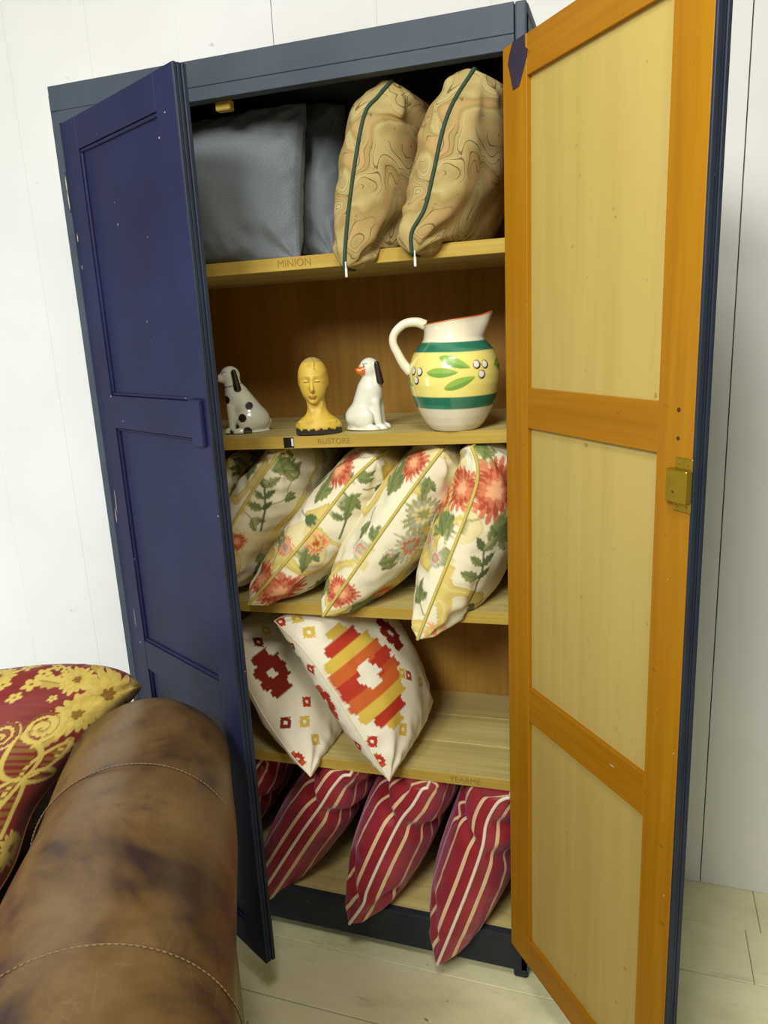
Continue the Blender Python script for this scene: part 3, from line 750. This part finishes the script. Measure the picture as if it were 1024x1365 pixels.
# -- dark grey cushions on the top shelf
t = NT('charcoal_wool'); wv = t.noise(t.coord('UV', (500, 500, 1)), 1.0, 3, .7); n2 = t.noise(t.coord('UV', (9, 9, 1)), 1.0, 3)
c = t.ramp(wv, [(.3, lin(90, 96, 102)), (.7, lin(132, 138, 146))]); c = t.mix(t.math('MULTIPLY', n2, .35), c, lin(84, 90, 96)); t.col(c); t.rough(.95); t.bump(wv, .35, .001)
t.b.inputs['Sheen Weight'].default_value = .2; M['wool'] = t.m
zb = shelf_z(1, .3) + .006
cushion('grey_cushion', bilinear((.06, .10, zb), at(400, 352, .06), at(408, 138, .16) + np.array([0, 0, 0]), (.04, .19, 1.775)), (.07, .085), M['wool'],
        'plain charcoal wool cushion facing forward at the left of the top shelf', group='grey cushions on the top shelf', N=(120, 110), seed=163, size=(.40, .34),
        clamp=in_bay(1), a=.42, b=.42, wr=.004, k=.03, dents=[(1, .85, -.95, .5, -.7, .012, .02), (0, .85, -.95, .5, -.7, .012, .02)])
cushion('grey_cushion', bilinear(at(400, 346, .20), at(448, 344, .18), at(460, 140, .26), at(400, 140, .28)), (.05, .055), M['wool'],
        'charcoal cushion in shadow squeezed behind the left tapestry cushion', group='grey cushions on the top shelf', N=(80, 70), seed=171, size=(.20, .34),
        clamp=in_bay(1), a=.42, b=.42, wr=.004)

# ------------------------------------------------------------------ china and bust on the second shelf
def surface_nets(f, lo, hi, h):
    lo, hi = np.array(lo, float), np.array(hi, float); n = np.ceil((hi - lo) / h).astype(int) + 1
    ax = [lo[i] + h * np.arange(n[i]) for i in range(3)]; X, Y, Z = np.meshgrid(*ax, indexing='ij')
    G = f(X.ravel(), Y.ravel(), Z.ravel()).reshape(n); S = G < 0
    c = n - 1; acc = np.zeros((*c, 3)); cnt = np.zeros(c)
    cr = [np.array(q) for q in np.ndindex(2, 2, 2)]
    sl = lambda o: tuple(slice(o[i], o[i] + c[i]) for i in range(3))
    for a in range(3):
        for o in cr:
            if o[a]: continue
            o2 = o.copy(); o2[a] = 1; g0, g1 = G[sl(o)], G[sl(o2)]; m = (g0 < 0) != (g1 < 0)
            t_ = np.where(m, g0 / np.where(m, g0 - g1, 1), 0)
            p = np.broadcast_to(o.astype(float), (*c, 3)).copy(); p[..., a] += t_
            acc += p * m[..., None]; cnt += m
    act = cnt > 0; idm = -np.ones(c, int); idm[act] = np.arange(act.sum())
    base = np.stack(np.nonzero(act), 1); V = lo + h * (base + acc[act] / cnt[act][:, None]); F = []
    for a in range(3):
        b, d = (a + 1) % 3, (a + 2) % 3
        s0 = [slice(None)] * 3; s1 = [slice(None)] * 3; s0[a] = slice(0, -1); s1[a] = slice(1, None)
        A, B = S[tuple(s0)], S[tuple(s1)]; I = np.stack(np.nonzero(A != B), 1)
        I = I[(I[:, b] > 0) & (I[:, d] > 0) & (I[:, b] < c[b]) & (I[:, d] < c[d])]
        def cell(db, dd):
            J = I.copy(); J[:, b] += db; J[:, d] += dd; return idm[J[:, 0], J[:, 1], J[:, 2]]
        q = np.stack([cell(-1, -1), cell(0, -1), cell(0, 0), cell(-1, 0)], 1)
        inside = A[I[:, 0], I[:, 1], I[:, 2]]; q[~inside] = q[~inside][:, ::-1]; F.append(q)
    return V, np.concatenate(F)
def smin(a, b, k): h = np.clip(.5 + .5 * (b - a) / k, 0, 1); return b + (a - b) * h - k * h * (1 - h)
def smax(a, b, k): return -smin(-a, -b, k)
def ell(x, y, z, c, r):
    qx, qy, qz = (x - c[0]) / r[0], (y - c[1]) / r[1], (z - c[2]) / r[2]; l = np.sqrt(qx * qx + qy * qy + qz * qz)
    return (l - 1) * min(r)
def cap_(x, y, z, a, b, r0, r1):
    a, b = np.array(a, float), np.array(b, float); d = b - a
    t_ = np.clip(((x - a[0]) * d[0] + (y - a[1]) * d[1] + (z - a[2]) * d[2]) / (d @ d), 0, 1)
    return np.sqrt((x - a[0] - t_ * d[0]) ** 2 + (y - a[1] - t_ * d[1]) ** 2 + (z - a[2] - t_ * d[2]) ** 2) - (r0 + (r1 - r0) * t_)
def sdf_obj(name, f, lo, hi, h, colf, mat, scale, loc, rz, parent=None):
    V, F = surface_nets(f, lo, hi, h); C = colf(V[:, 0], V[:, 1], V[:, 2])
    me = mesh_np(name, V * scale, F); set_col(me, C); o = link(name, me, mat, parent, loc); o.rotation_euler = (0, 0, rz); return o
M['china'] = vcol('glazed_china', .22, 0, .5, .6)
M['plaster'] = vcol('waxed_plaster', .5, 0, .3)

def dog(label, loc, rz, scale, flip, headyaw, head_at, spots, ear_dark, muzzle, lean, belly):
    """seated spaniel; body faces -x (or +x when flipped), the head turns on its own"""
    fx = -1 if flip else 1
    hc = np.array(head_at); ca, sa = math.cos(headyaw), math.sin(headyaw)
    def loc_head(x, y, z):
        dx, dy = x - hc[0], y - hc[1]; return ca * dx + sa * dy, -sa * dx + ca * dy, z - hc[2]
    def f(x, y, z):
        X = x * fx
        d = cap_(X, y, z, (-.08 + lean, 0, .55), (.09, 0, .22), .16, belly)          # trunk
        d = smin(d, ell(X, y, z, (.10, 0, .17), (.25, .22, .19)), .06)                  # rump
        d = smin(d, ell(X, y, z, (-.16 + lean, 0, .47), (.12, .145, .17)), .06)         # chest
        d = smin(d, cap_(X, y, z, (-.13 + lean, 0, .58), (hc[0] * fx * .9, 0, .76), .15, .12), .05)    # neck
        for s_ in (-1, 1):
            d = smin(d, cap_(X, y, z, (-.20 + lean, s_ * .085, .38), (-.21 + lean * .6, s_ * .08, .05), .07, .05), .03)
            d = smin(d, ell(X, y, z, (-.25 + lean * .6, s_ * .085, .035), (.075, .05, .045)), .02)
            d = smin(d, ell(X, y, z, (.03, s_ * .17, .17), (.15, .08, .15)), .025)       # haunches
            d = smin(d, ell(X, y, z, (-.09, s_ * .18, .035), (.10, .05, .045)), .02)
        d = smin(d, cap_(X, y, z, (.28, .0, .06), (.34, .06, .14), .05, .035), .03)     # tail
        hx, hy, hz = loc_head(x, y, z)
        d = smin(d, ell(hx, hy, hz, (0, 0, 0), (.145, .13, .14)), .03)
        d = smin(d, ell(hx, hy, hz, (-.125, 0, -.035), (.085, .075, .065)), .03)         # muzzle
        d = smin(d, ell(hx, hy, hz, (-.200, 0, -.015), (.022, .032, .022)), .012)
        for s_ in (-1, 1):
            d = smin(d, cap_(hx, hy, hz, (.045, s_ * .125, .06), (.075, s_ * .15, -.19), .035, .055), .015)   # long ears
            d = smax(d, -ell(hx, hy, hz, (-.125, s_ * .068, .035), (.02, .025, .022)), .012)
            d = smin(d, ell(hx, hy, hz, (-.118, s_ * .066, .035), (.014, .018, .016)), .004)
        d = smin(d, ell(X, y, z, (.02, 0, .005), (.33, .22, .03)), .03)
        return smax(d, -z, .01)
    def colf(x, y, z):
        X = x * fx; C = np.tile(np.array(lin(226, 226, 212)), (len(x), 1)); hx, hy, hz = loc_head(x, y, z)
        BLK = lin(34, 30, 26)
        for s_ in (-1, 1):
            if s_ in ear_dark: C = over(C, sm(.006, -.006, cap_(hx, hy, hz, (.045, s_ * .14, .05), (.075, s_ * .17, -.18), .044, .058)), BLK)
            C = over(C, sm(.004, -.004, np.sqrt((hx + .130) ** 2 + (hy - s_ * .074) ** 2 + (hz - .035) ** 2) - .014), BLK)
            C = over(C, sm(.010, .004, np.abs(hz - .062 + .2 * np.abs(hx + .1))) * (np.abs(hx + .1) < .035) * (hy * s_ > .03) * .6, BLK)
        if muzzle is not None: C = over(C, sm(-.10, -.115, hx) * sm(.03, .02, hz) * (np.sqrt(hx * hx + hy * hy + hz * hz) < .24) * (hz > -.10), muzzle)
        C = over(C, sm(-.178, -.186, hx) * (hz > -.045) * (1 if muzzle is None else 0), BLK)
        for a, b, r in spots: C = over(C, sm(.008, -.004, np.hypot(X - a, z - b) - r) * (hz < -.12), BLK)
        C = over(C, sm(.014, .006, np.abs(hz + .145 - .2 * hx)) * (np.hypot(hx, hy) < .2) * .7 * (1 if muzzle is None else 0), BLK)
        return C
    o = sdf_obj('china_dog', f, (-.48, -.32, -.03), (.48, .32, 1.02), .0125, colf, M['china'], scale, loc, rz)
    return tag(o, label, 'figurine', 'china dogs on the second shelf')
def on2(x, y): return (x, y, shelf_z(2, x) + .001)
p1 = at(330, 573, .12); p2 = at(493, 572, .10)
dog('white china spaniel with black spots and ears at the left of the second shelf', on2(p1[0], .12), .42, .142, False, .18, (-.18, 0, .845),
    [(-.26, .50, .055), (.07, .40, .055), (-.04, .23, .06), (.02, .03, .065), (-.22, .03, .03)], (-1, 1), None, 0, .215)
dog('white china spaniel with an orange muzzle between the bust and the jug', on2(p2[0], .10), .02, .141, True, .80, (.05, -.02, .85),
    [(.37, .17, .06)], (-1,), lin(214, 104, 34), .07, .18)

def bust():
    def f(x, y, z):
        d = ell(x, y, z, (0, .02, .745), (.19, .21, .235))
        d = smin(d, ell(x, y, z, (0, -.035, .600), (.155, .15, .20)), .07)
        d = smin(d, ell(x, y, z, (0, -.120, .430), (.048, .045, .035)), .04)                  # chin
        d = smin(d, cap_(x, y, z, (0, -.180, .715), (0, -.215, .575), .013, .027), .022)       # nose
        d = smin(d, ell(x, y, z, (0, -.172, .505), (.048, .028, .014)), .012)                  # lips
        d = smin(d, ell(x, y, z, (0, -.168, .482), (.038, .028, .014)), .010)
        for s_ in (-1, 1):
            d = smax(d, -ell(x, y, z, (s_ * .075, -.21, .690), (.045, .05, .028)), .025)
            d = smin(d, ell(x, y, z, (s_ * .072, -.150, .687), (.036, .034, .021)), .008)
            d = smin(d, ell(x, y, z, (s_ * .178, .03, .67), (.018, .04, .06)), .02)         # ears
            d = smin(d, cap_(x, y, z, (s_ * .03, -.190, .738), (s_ * .12, -.155, .735), .008, .008), .02)
        d = smin(d, cap_(x, y, z, (0, .05, .52), (.03, .05, .22), .115, .12), .05)
        d = smin(d, cap_(x, y, z, (.02, .05, .34), (.03, .05, .10), .10, .20), .05)            # neck
        d = smin(d, ell(x, y, z, (.03, .05, .10), (.30, .19, .145)), .09)
        d = smin(d, cap_(x, y, z, (-.07, -.02, .40), (.0, -.10, .19), .02, .015), .03)         # neck muscles
        d = smin(d, cap_(x, y, z, (.09, -.02, .40), (.05, -.10, .19), .02, .015), .03)
        d = smin(d, cap_(x, y, z, (-.20, -.05, .17), (.0, -.125, .17), .018, .014), .03)       # collar bones
        d = smin(d, cap_(x, y, z, (.25, -.05, .17), (.05, -.125, .17), .018, .014), .03)
        d = smin(d, np.maximum(np.sqrt(((x - .03) / 1.5) ** 2 + (y - .05) ** 2) - .20, np.abs(z - .03) - .035), .015)
        return smax(d, -z, .008)
    def colf(x, y, z):
        C = np.tile(np.array(lin(206, 174, 72)), (len(x), 1)); fl_ = Field(5, 7)
        C = over(C, sm(.9, 1.4, fl_(x, z)) * .4, lin(170, 132, 48))
        C = over(C, sm(.085, .075, z + .012 * np.sin(x * 60) + .006 * np.sin(x * 133)), lin(52, 48, 40))
        DK = lin(70, 48, 20)
        for s_ in (-1, 1):
            C = over(C, sm(.0075, .002, np.abs(z - .677 - .10 * np.maximum(0, .0009 - (x - s_ * .066) ** 2) * 10)) * (np.abs(x - s_ * .066) < .036) * (y < -.1) * .9, DK)
            C = over(C, sm(.007, .002, np.abs(z - .745 + 2.2 * (x - s_ * .07) ** 2)) * (np.abs(x - s_ * .07) < .05) * (y < -.08) * .55, DK)
        C = over(C, sm(.030, .018, np.abs(z - .494) + .12 * np.abs(x)) * (np.abs(x) < .05) * (y < -.12) * .6, lin(176, 110, 52))
        C = over(C, sm(.004, .001, np.abs(z - .494)) * (np.abs(x) < .045) * (y < -.12) * .7, DK)
        C = over(C, sm(.010, .003, np.abs(z - .572)) * (np.abs(x) < .03) * (y < -.17) * .5, DK)
        cx = .03 + .05 * (0.93 - z) / .2 + .01 * np.sin(z * 50)
        C = over(C, sm(.005, .0015, np.abs(x - cx)) * (z > .80) * (y < .02) * .85, DK)          # crack in the brow
        return over(C, sm(.905, .93, z) * .6, lin(150, 134, 96))
    pb = at(426, 578, .046)
    o = sdf_obj('bust', f, (-.40, -.30, -.03), (.45, .34, 1.0), .0115, colf, M['plaster'], .152, on2(pb[0] - .006, .046), .30)
    tag(o, 'yellowed plaster head and shoulders with a cracked bald brow', 'bust')
bust()

def jug():
    cx, cy = .767, .060; z0 = shelf_z(2, cx) + .001; Hj = .197
    pr = [(.0, .044), (.012, .0475), (.06, .0565), (.14, .0665), (.222, .0750), (.333, .0835), (.44, .0880), (.52, .0885), (.60, .0865), (.68, .081), (.74, .0735), (.78, .0665), (.81, .0605), (.84, .0572), (.90, .0555), (.96, .0560), (1.0, .0585)]
    zs = np.linspace(0, 1, 150); R = .955 * np.interp(zs, [p_[0] for p_ in pr], [p_[1] for p_ in pr])
    for _ in range(3): R[1:-1] = (R[:-2] + R[1:-1] * 2 + R[2:]) / 4
    na = 300; th = np.arange(na) * 2 * np.pi / na
    view = math.atan2(-1.41, .335)                       # angle of the side turned to the room
    spout = view + math.radians(78)
    def ring(r, z, thk):
        da = np.angle(np.exp(1j * (th - spout))); lip = sm(.80, 1.0, z) * np.exp(-(da / .38) ** 2)
        rr = r + .017 * lip - thk; tilt = .0065 * sm(.84, 1.0, z) * np.cos(da) + .006 * sm(.9, 1, z) * np.exp(-(da / .3) ** 2)
        return np.stack([rr * np.cos(th), rr * np.sin(th), np.full(na, z * Hj) + tilt], 1)
    rings = [ring(R[i], zs[i], 0) for i in range(150)]
    inner = [ring(R[i] + (0), zs[i], .0045) for i in range(149, 10, -3)]
    V = np.concatenate(rings + inner); nr = len(rings) + len(inner)
    zz = np.concatenate([np.repeat(zs, na), np.repeat(zs[149:10:-3], na)]); isin = np.concatenate([np.zeros(150 * na), np.ones(len(inner) * na)])
    F = []
    I = np.arange(nr * na).reshape(nr, na); J = np.roll(I, -1, 1)
    F = np.stack([I[:-1], J[:-1], J[1:], I[1:]], -1).reshape(-1, 4)
    # closed base and inner bottom as fans
    V = np.concatenate([V, [[0, 0, .002], [0, 0, zs[11] * Hj]]]); c0, c1 = nr * na, nr * na + 1
    fb = np.stack([np.roll(I[0], -1), I[0], np.full(na, c0), np.full(na, c0)], 1); ft = np.stack([I[-1], np.roll(I[-1], -1), np.full(na, c1), np.full(na, c1)], 1)
    me = bpy.data.meshes.new('jug'); me.from_pydata(V.tolist(), [], F.tolist() + fb[:, :3].tolist() + ft[:, :3].tolist())
    me.polygons.foreach_set('use_smooth', np.ones(len(me.polygons), bool))
    an = np.angle(np.exp(1j * (np.tile(th, nr) - view))); s_ = an * .088; zc = zz * Hj
    C = np.tile(np.array(lin(228, 222, 196)), (nr * na, 1)); TEAL = lin(40, 112, 88); YEL = lin(232, 218, 122)
    out = isin < .5; wob = .006 * np.sin(an * 3 + 1)
    zn = zz + wob * .4
    band = lambda a, b: sm(a - .004, a + .004, zn) * sm(b + .004, b - .004, zn) * out
    C = over(C, band(.333, .725), YEL); C = over(C, band(.222, .333), TEAL); C = over(C, band(.725, .81), TEAL)
    f_ = Field(3, 18); C = over(C, band(.222, .333) * sm(0, 1.6, f_(s_ * .3, zc * 3)) * .45, lin(78, 146, 116)); C = over(C, band(.725, .81) * sm(0, 1.6, f_(s_ * .3, zc * 3)) * .45, lin(84, 150, 116))
    px = lambda q: (math.asin(max(-.99, min(.99, (q[0] - 545) / 345))) * .088, (1020 - q[1]) / 855 * Hj)
    LG, LD = lin(140, 178, 76), lin(96, 142, 58)
    for a, b, w in (((430, 432), (662, 520), .0088), ((345, 548), (572, 550), .0085), ((466, 672), (692, 590), .0088), ((150, 600), (240, 650), .0075), ((206, 430), (204, 560), .006), ((880, 480), (835, 520), .006), ((890, 540), (850, 530), .006)):
        a, b = px(a), px(b); L = math.hypot(b[0] - a[0], b[1] - a[1]); ang_ = math.atan2(b[1] - a[1], b[0] - a[0])
        ca, sa = math.cos(ang_), math.sin(ang_); lx_ = (s_ - a[0]) * ca + (zc - a[1]) * sa; ly_ = -(s_ - a[0]) * sa + (zc - a[1]) * ca
        tt = np.clip(lx_ / L, 0, 1); wd = w * np.sin(np.pi * tt ** .85) ** .75
        m = sm(.0007, -.0007, np.abs(ly_) - wd) * (lx_ > 0) * (lx_ < L) * out
        C = over(C, m, LG); C = over(C, m * (ly_ < -.001) * .7, LD)
    for q in ((710, 500), (770, 503), (740, 575), (245, 538), (292, 542), (266, 607)):
        a = px(q); m = sm(.0008, -.0004, np.hypot(s_ - a[0], zc - a[1]) - .0078) * out; C = over(C, m, lin(64, 30, 20))
        m = sm(.0006, -.0004, np.hypot(s_ - a[0] + .0012, zc - a[1] - .0010) - .0058) * out; C = over(C, m, lin(232, 230, 222))
    C = over(C, sm(.985, .993, zz), lin(190, 92, 46)); C = np.concatenate([C, np.tile(np.array(lin(228, 222, 196)), (2, 1))])
    set_col(me, C); o = link('jug', me, M['china'], loc=(cx, cy, z0))
    tag(o, 'cream pottery jug with green bands, yellow belly and painted olive sprigs', 'jug')
    ha = view - math.radians(84); hd = np.array([math.cos(ha), math.sin(ha), 0])
    up = np.array([0, 0, 1.0])
    pts = spline([hd * r_ + up * z_ * Hj for r_, z_ in ((.050, .965), (.066, .995), (.088, .985), (.106, .91), (.110, .82), (.102, .72), (.093, .63), (.080, .545))], 60)
    me = tube_mesh('handle', pts, .0085, 14, rfun=lambda q: .0095 - .002 * math.sin(math.pi * q)); set_col(me, np.tile(np.array(lin(228, 222, 196)), (len(me.vertices), 1)))
    link('handle', me, M['china'], o)
jug()

# ------------------------------------------------------------------ leather armchair
t = NT('worn_brown_leather'); v = t.coord('Object')
b1 = t.noise(v, 4.5, 4, .6, .4); c = t.ramp(b1, [(.30, lin(36, 26, 25)), (.41, lin(58, 43, 38)), (.50, lin(98, 75, 40)), (.60, lin(112, 89, 53)), (.74, lin(78, 62, 58))])
b2 = t.noise(t.coord('Object', (1, 1, 1.4)), 13, 5, .7, .8); c = t.mix(t.ramp(b2, [(.55, (0, 0, 0)), (.75, (.55, .55, .55))]), c, lin(52, 34, 30))
def scratches(rot, sc, th_):
    w = t.n('ShaderNodeTexNoise'); w.inputs['Scale'].default_value = 1; w.inputs['Detail'].default_value = 1; t.l(t.coord('Object', sc, rot), w.inputs['Vector'])
    d = t.math('ABSOLUTE', t.math('SUBTRACT', w.outputs['Fac'], .5)); g = t.math('LESS_THAN', d, th_)
    gate = t.ramp(t.noise(t.coord('Object'), 7, 2), [(.58, (0, 0, 0)), (.66, (1, 1, 1))]); return t.math('MULTIPLY', g, t.math('MULTIPLY', gate, .14))
c = t.mix(scratches((0, 0, .6), (60, 9, 12), .008), c, lin(160, 136, 92)); c = t.mix(scratches((0, 0, -.5), (10, 70, 12), .006), c, lin(150, 130, 100))
t.col(c); t.rough(t.ramp(b1, [(.3, (.32, .32, .32)), (.7, (.42, .42, .42))])); t.b.inputs['Specular IOR Level'].default_value = .45
t.bump(t.noise(v, 60, 4, .6), .12, .002); M['leather'] = t.m
M['thread'] = plain('pale_stitching', lin(140, 122, 92), .7)
AX, AYY, AZ, AT = .2845, -.3395, .580, .514            # a point of the arm's axis, its height and heading
adir = np.array([math.sin(AT), -math.cos(AT), 0]); aside = np.array([math.cos(AT), math.sin(AT), 0])
chair = empty('armchair', (AX, AYY, 0), rz=AT); tag(chair, 'worn brown leather armchair with a fat rolled arm in front of the cupboard', 'armchair')
# local frame: x to the outer side of this arm, -y towards the chair's front
T0, T1 = -.150, .80
def arm_r(t_): return .1473 + .026 * t_
def arm_profile(n=72):
    """angles round the roll from the inner seat side over the top to the outer side, then straight down"""
    return np.linspace(math.radians(215), math.radians(-35), n)
def arm_mesh(name, xc, mirror=1):
    A = arm_profile(); st_ = np.concatenate([T0 + .11 * (1 - np.cos(np.linspace(0, np.pi / 2, 16))), np.linspace(T0 + .11, T1 - .04, 60)[1:], T1 - .04 + .04 * np.sin(np.linspace(0, np.pi / 2, 10))[1:]])
    ff = Field(77, 6); rows = []
    for t_ in st_:
        r = arm_r(max(t_, -.05)); s_ = 1.0
        if t_ < T0 + .11: q = 1 - (t_ - T0) / .11; s_ = math.sqrt(max(0, 1 - q ** 2.4)) * .55 + .45 if q < 1 else .45
        if t_ > T1 - .04: q = (t_ - T1 + .04) / .04; s_ = .86 + .14 * math.sqrt(max(0, 1 - q * q))
        x_ = r * s_ * np.cos(A); z_ = AZ + r * s_ * np.sin(A) - (1 - s_) * .10
        dl = .0022 * ff(A * .11 + 0 * A, np.full_like(A, t_ * .5)); x_ = x_ + dl * np.cos(A); z_ = z_ + dl * np.sin(A)
        xo = x_[-1]; low = [(xo * 1.0, .40), (xo, .25), (xo, .09)]; lowi = [(x_[0], .09), (x_[0], .25), (x_[0], .40)]
        xs_ = np.concatenate([[q[0] for q in lowi], x_, [q[0] for q in low]]); zs_ = np.concatenate([[q[1] for q in lowi], z_, [q[1] for q in low]])
        rows.append(np.stack([xc + mirror * xs_, np.full(len(xs_), -t_), zs_], 1))
    V = np.concatenate(rows); n = len(rows[0]); m = len(rows); I = np.arange(n * m).reshape(m, n)
    F = np.stack([I[:-1, :-1], I[1:, :-1], I[1:, 1:], I[:-1, 1:]], -1).reshape(-1, 4)
    if mirror < 0: F = F[:, ::-1]
    me = bpy.data.meshes.new(name); fs = F.tolist() + [I[0].tolist(), I[-1][::-1].tolist()]
    me.from_pydata(V.tolist(), [], fs); sf = np.ones(len(fs), bool); sf[-2:] = False; me.polygons.foreach_set('use_smooth', sf); return me
arm = link('arm', arm_mesh('arm', 0), M['leather'], chair)
arm['label'] = 'rolled leather arm crossed by two stitched seams'
def seam(t_, lean):
    A = np.linspace(math.radians(205), math.radians(-25), 90); r = arm_r(t_) + .0012
    return np.stack([r * np.cos(A), -t_ + lean * np.cos(A), AZ + r * np.sin(A)], 1)
for t_, lean in ((.165, .0), (.53, .0)):
    P_ = seam(t_, lean); sm_o = link('seam', tube_mesh('seam', P_, .0012, 6), M['leather'], arm)
    bm = bmesh.new()
    for i in range(0, 89, 1):
        a, b = P_[i], P_[i] * .45 + P_[i + 1] * .55; c_ = (a + b) / 2; d = b - a; L = np.linalg.norm(d)
        rad = np.array([c_[0], 0, c_[2] - AZ]); rad /= np.linalg.norm(rad); vs = []
        for sy in (-.0004, .0004):
            for q in (a, b):
                vs.append(bm.verts.new(q + rad * .0018 + np.array([0, sy - .0022, 0])))
        bm.faces.new((vs[0], vs[1], vs[3], vs[2]))
        v2 = [bm.verts.new(np.array(w_.co) - rad * .0012) for w_ in vs]
        for e0, e1 in ((0, 1), (1, 3), (3, 2), (2, 0)): bm.faces.new((vs[e0], vs[e1], v2[e1], v2[e0]))
    st_o = bm_obj('stitching', bm, M['thread'], arm); tag(st_o, kind='stuff'); st_o['label'] = 'line of pale stitches along the seam'
CW = .86
link('arm', arm_mesh('arm', -CW, -1), M['leather'], chair)
def soft(name, b, mat, parent, r=.05):
    bm = bmesh.new(); bm_box(bm, *b, bev=r, seg=5); return bm_obj(name, bm, mat, parent, smooth=True)
soft('seat', (-CW + .10, -.10, -.76, .13, .10, .42), M['leather'], chair, .05)
soft('backrest', (-CW - .02, -.14, .10, .21, .10, .60), M['leather'], chair, .05)
for fx, fy in ((.02, .10), (.02, -.72), (-CW, .10), (-CW, -.72)):
    bm = bmesh.new(); bmesh.ops.create_cone(bm, cap_ends=True, segments=16, radius1=.02, radius2=.03, depth=.10)
    bmesh.ops.translate(bm, verts=bm.verts, vec=(fx, fy, .05)); bm_obj('foot', bm, M['dark_hole'], chair)

# ------------------------------------------------------------------ brocade cushion on the armchair
GOLD, GOLD2, DRED, DRED2 = lin(214, 188, 98), lin(138, 98, 36), lin(132, 38, 34), lin(112, 28, 26)
def brocade(U, V, side):
    x, y = .46 - V, U; C = np.tile(np.array(DRED), (len(x), 1)); f_ = Field(9, 14); C = over(C, sm(0, 1.5, f_(x * .6, y * 4)) * .5, DRED2)
    def bloom(C, cx, cy, R, rot=0):
        return mum(C, x, y, cx, cy, R, (GOLD, lin(206, 178, 84), GOLD, lin(206, 178, 84), GOLD2), n=16, rings=5, ph=rot)
    def small(C, cx, cy, R, n=5):
        rr, th_ = np.hypot(x - cx, y - cy), np.arctan2(y - cy, x - cx); e_ = R * (.55 + .45 * np.abs(np.cos(th_ * n / 2)))
        C = over(C, sm(AA, -AA, rr - e_), GOLD); return over(C, sm(AA, -AA, rr - R * .2), GOLD2)
    for cx, cy, an in BRO_LEAF: C = leaf(C, x, y, cx, cy, an, .055, .019, GOLD, GOLD2)
    for cx, cy, R, q in BRO_MUM: C = bloom(C, cx, cy, R, q)
    for cx, cy, R in BRO_SM: C = small(C, cx, cy, R)
    hatch = ((np.floor(y / .006) % 2) == 0) & ((np.floor((x + .006 * np.floor(y / .012)) / .02) % 4) != 0)
    for cx, cy, an, L, w in BRO_RIB:                       # ribbon loops filled with hatching
        ca, sa = math.cos(an), math.sin(an); lx_ = (x - cx) * ca + (y - cy) * sa; ly_ = -(x - cx) * sa + (y - cy) * ca
        tt = np.clip(lx_ / L, 0, 1); wd = w * np.sin(np.pi * tt ** .8) ** .7; ins = (lx_ > 0) * (lx_ < L)
        C = over(C, sm(AA, -AA, np.abs(ly_) - wd) * ins * hatch * .9, GOLD2)
        C = over(C, sm(.005, .003, np.abs(np.abs(ly_) - wd)) * ins, GOLD)
    for cx, cy, R in BRO_SPI:                              # scrolls
        rr, th_ = np.hypot(x - cx, y - cy), np.arctan2(y - cy, x - cx); ph_ = (rr / R * 2.3 - th_ / (2 * np.pi)) % 1
        C = over(C, sm(R + AA, R - AA, rr) * (ph_ < .38), GOLD); C = over(C, sm(R + AA, R - AA, rr) * (ph_ > .6) * (ph_ < .75) * .8, GOLD2)
    return C
BRO_LEAF = [(.41, .43, .7), (.42, .36, -.4), (.33, .39, 2.6), (.345, .33, 3.6), (.38, .31, -1.3), (.41, .40, .9), (.35, .43, 2.0), (.36, .32, -2.2), (.24, .44, 2.2), (.34, .05, .3), (.30, .40, 3.0)]
BRO_MUM = [(.318, .412, .030, .3), (.384, .400, .056, 0), (.360, .348, .042, .9), (.418, .352, .020, .5), (.10, .33, .04, .2), (.18, .42, .03, .4), (.42, .12, .03, .3), (.08, .12, .045, .1), (.24, .22, .05, .7), (.16, .24, .03, .2), (.28, .10, .035, .5)]
BRO_SM = [(.256, .420, .014), (.248, .398, .016), (.272, .438, .012), (.238, .37, .012), (.29, .43, .010), (.20, .40, .014), (.22, .44, .012), (.30, .37, .008)]
BRO_RIB = [(.365, .23, 1.30, .075, .018), (.365, .23, 2.35, .10, .024), (.365, .23, -1.35, .10, .014), (.365, .23, -2.0, .11, .018), (.365, .23, .2, .06, .012), (.20, .10, 1.2, .1, .02)]
BRO_SPI = [(.322, .318, .030), (.27, .30, .026)]
M['brocade'] = vcol('red_and_gold_brocade', .55, .12, .35, sheen=.1)
cs, sn = math.cos(AT), math.sin(AT)
def cl(x, y, z): return np.array([AX + x * cs - y * sn, AYY + x * sn + y * cs, z])
bseam = [cl(-.25, -.20, .43), cl(-.215, -.05, .49), cl(-.195, .05, .56), cl(-.08, .135, .635), cl(.02, .195, .675), cl(.085, .235, .692)]
cushion('brocade_cushion', swept(bseam, .46, -aside, -aside + .10 * adir + np.array([0, 0, .20])), (.115, .03), M['brocade'],
        'red brocade cushion with gold flowers propped inside the leather armchair', N=(240, 240), seed=201, size=(.46, .46), colour=brocade, a=.30, b=.28, wr=.002, rnd=.75,
        pipe=plain('gold_edge', lin(150, 96, 40), .7), pipe_r=.002)
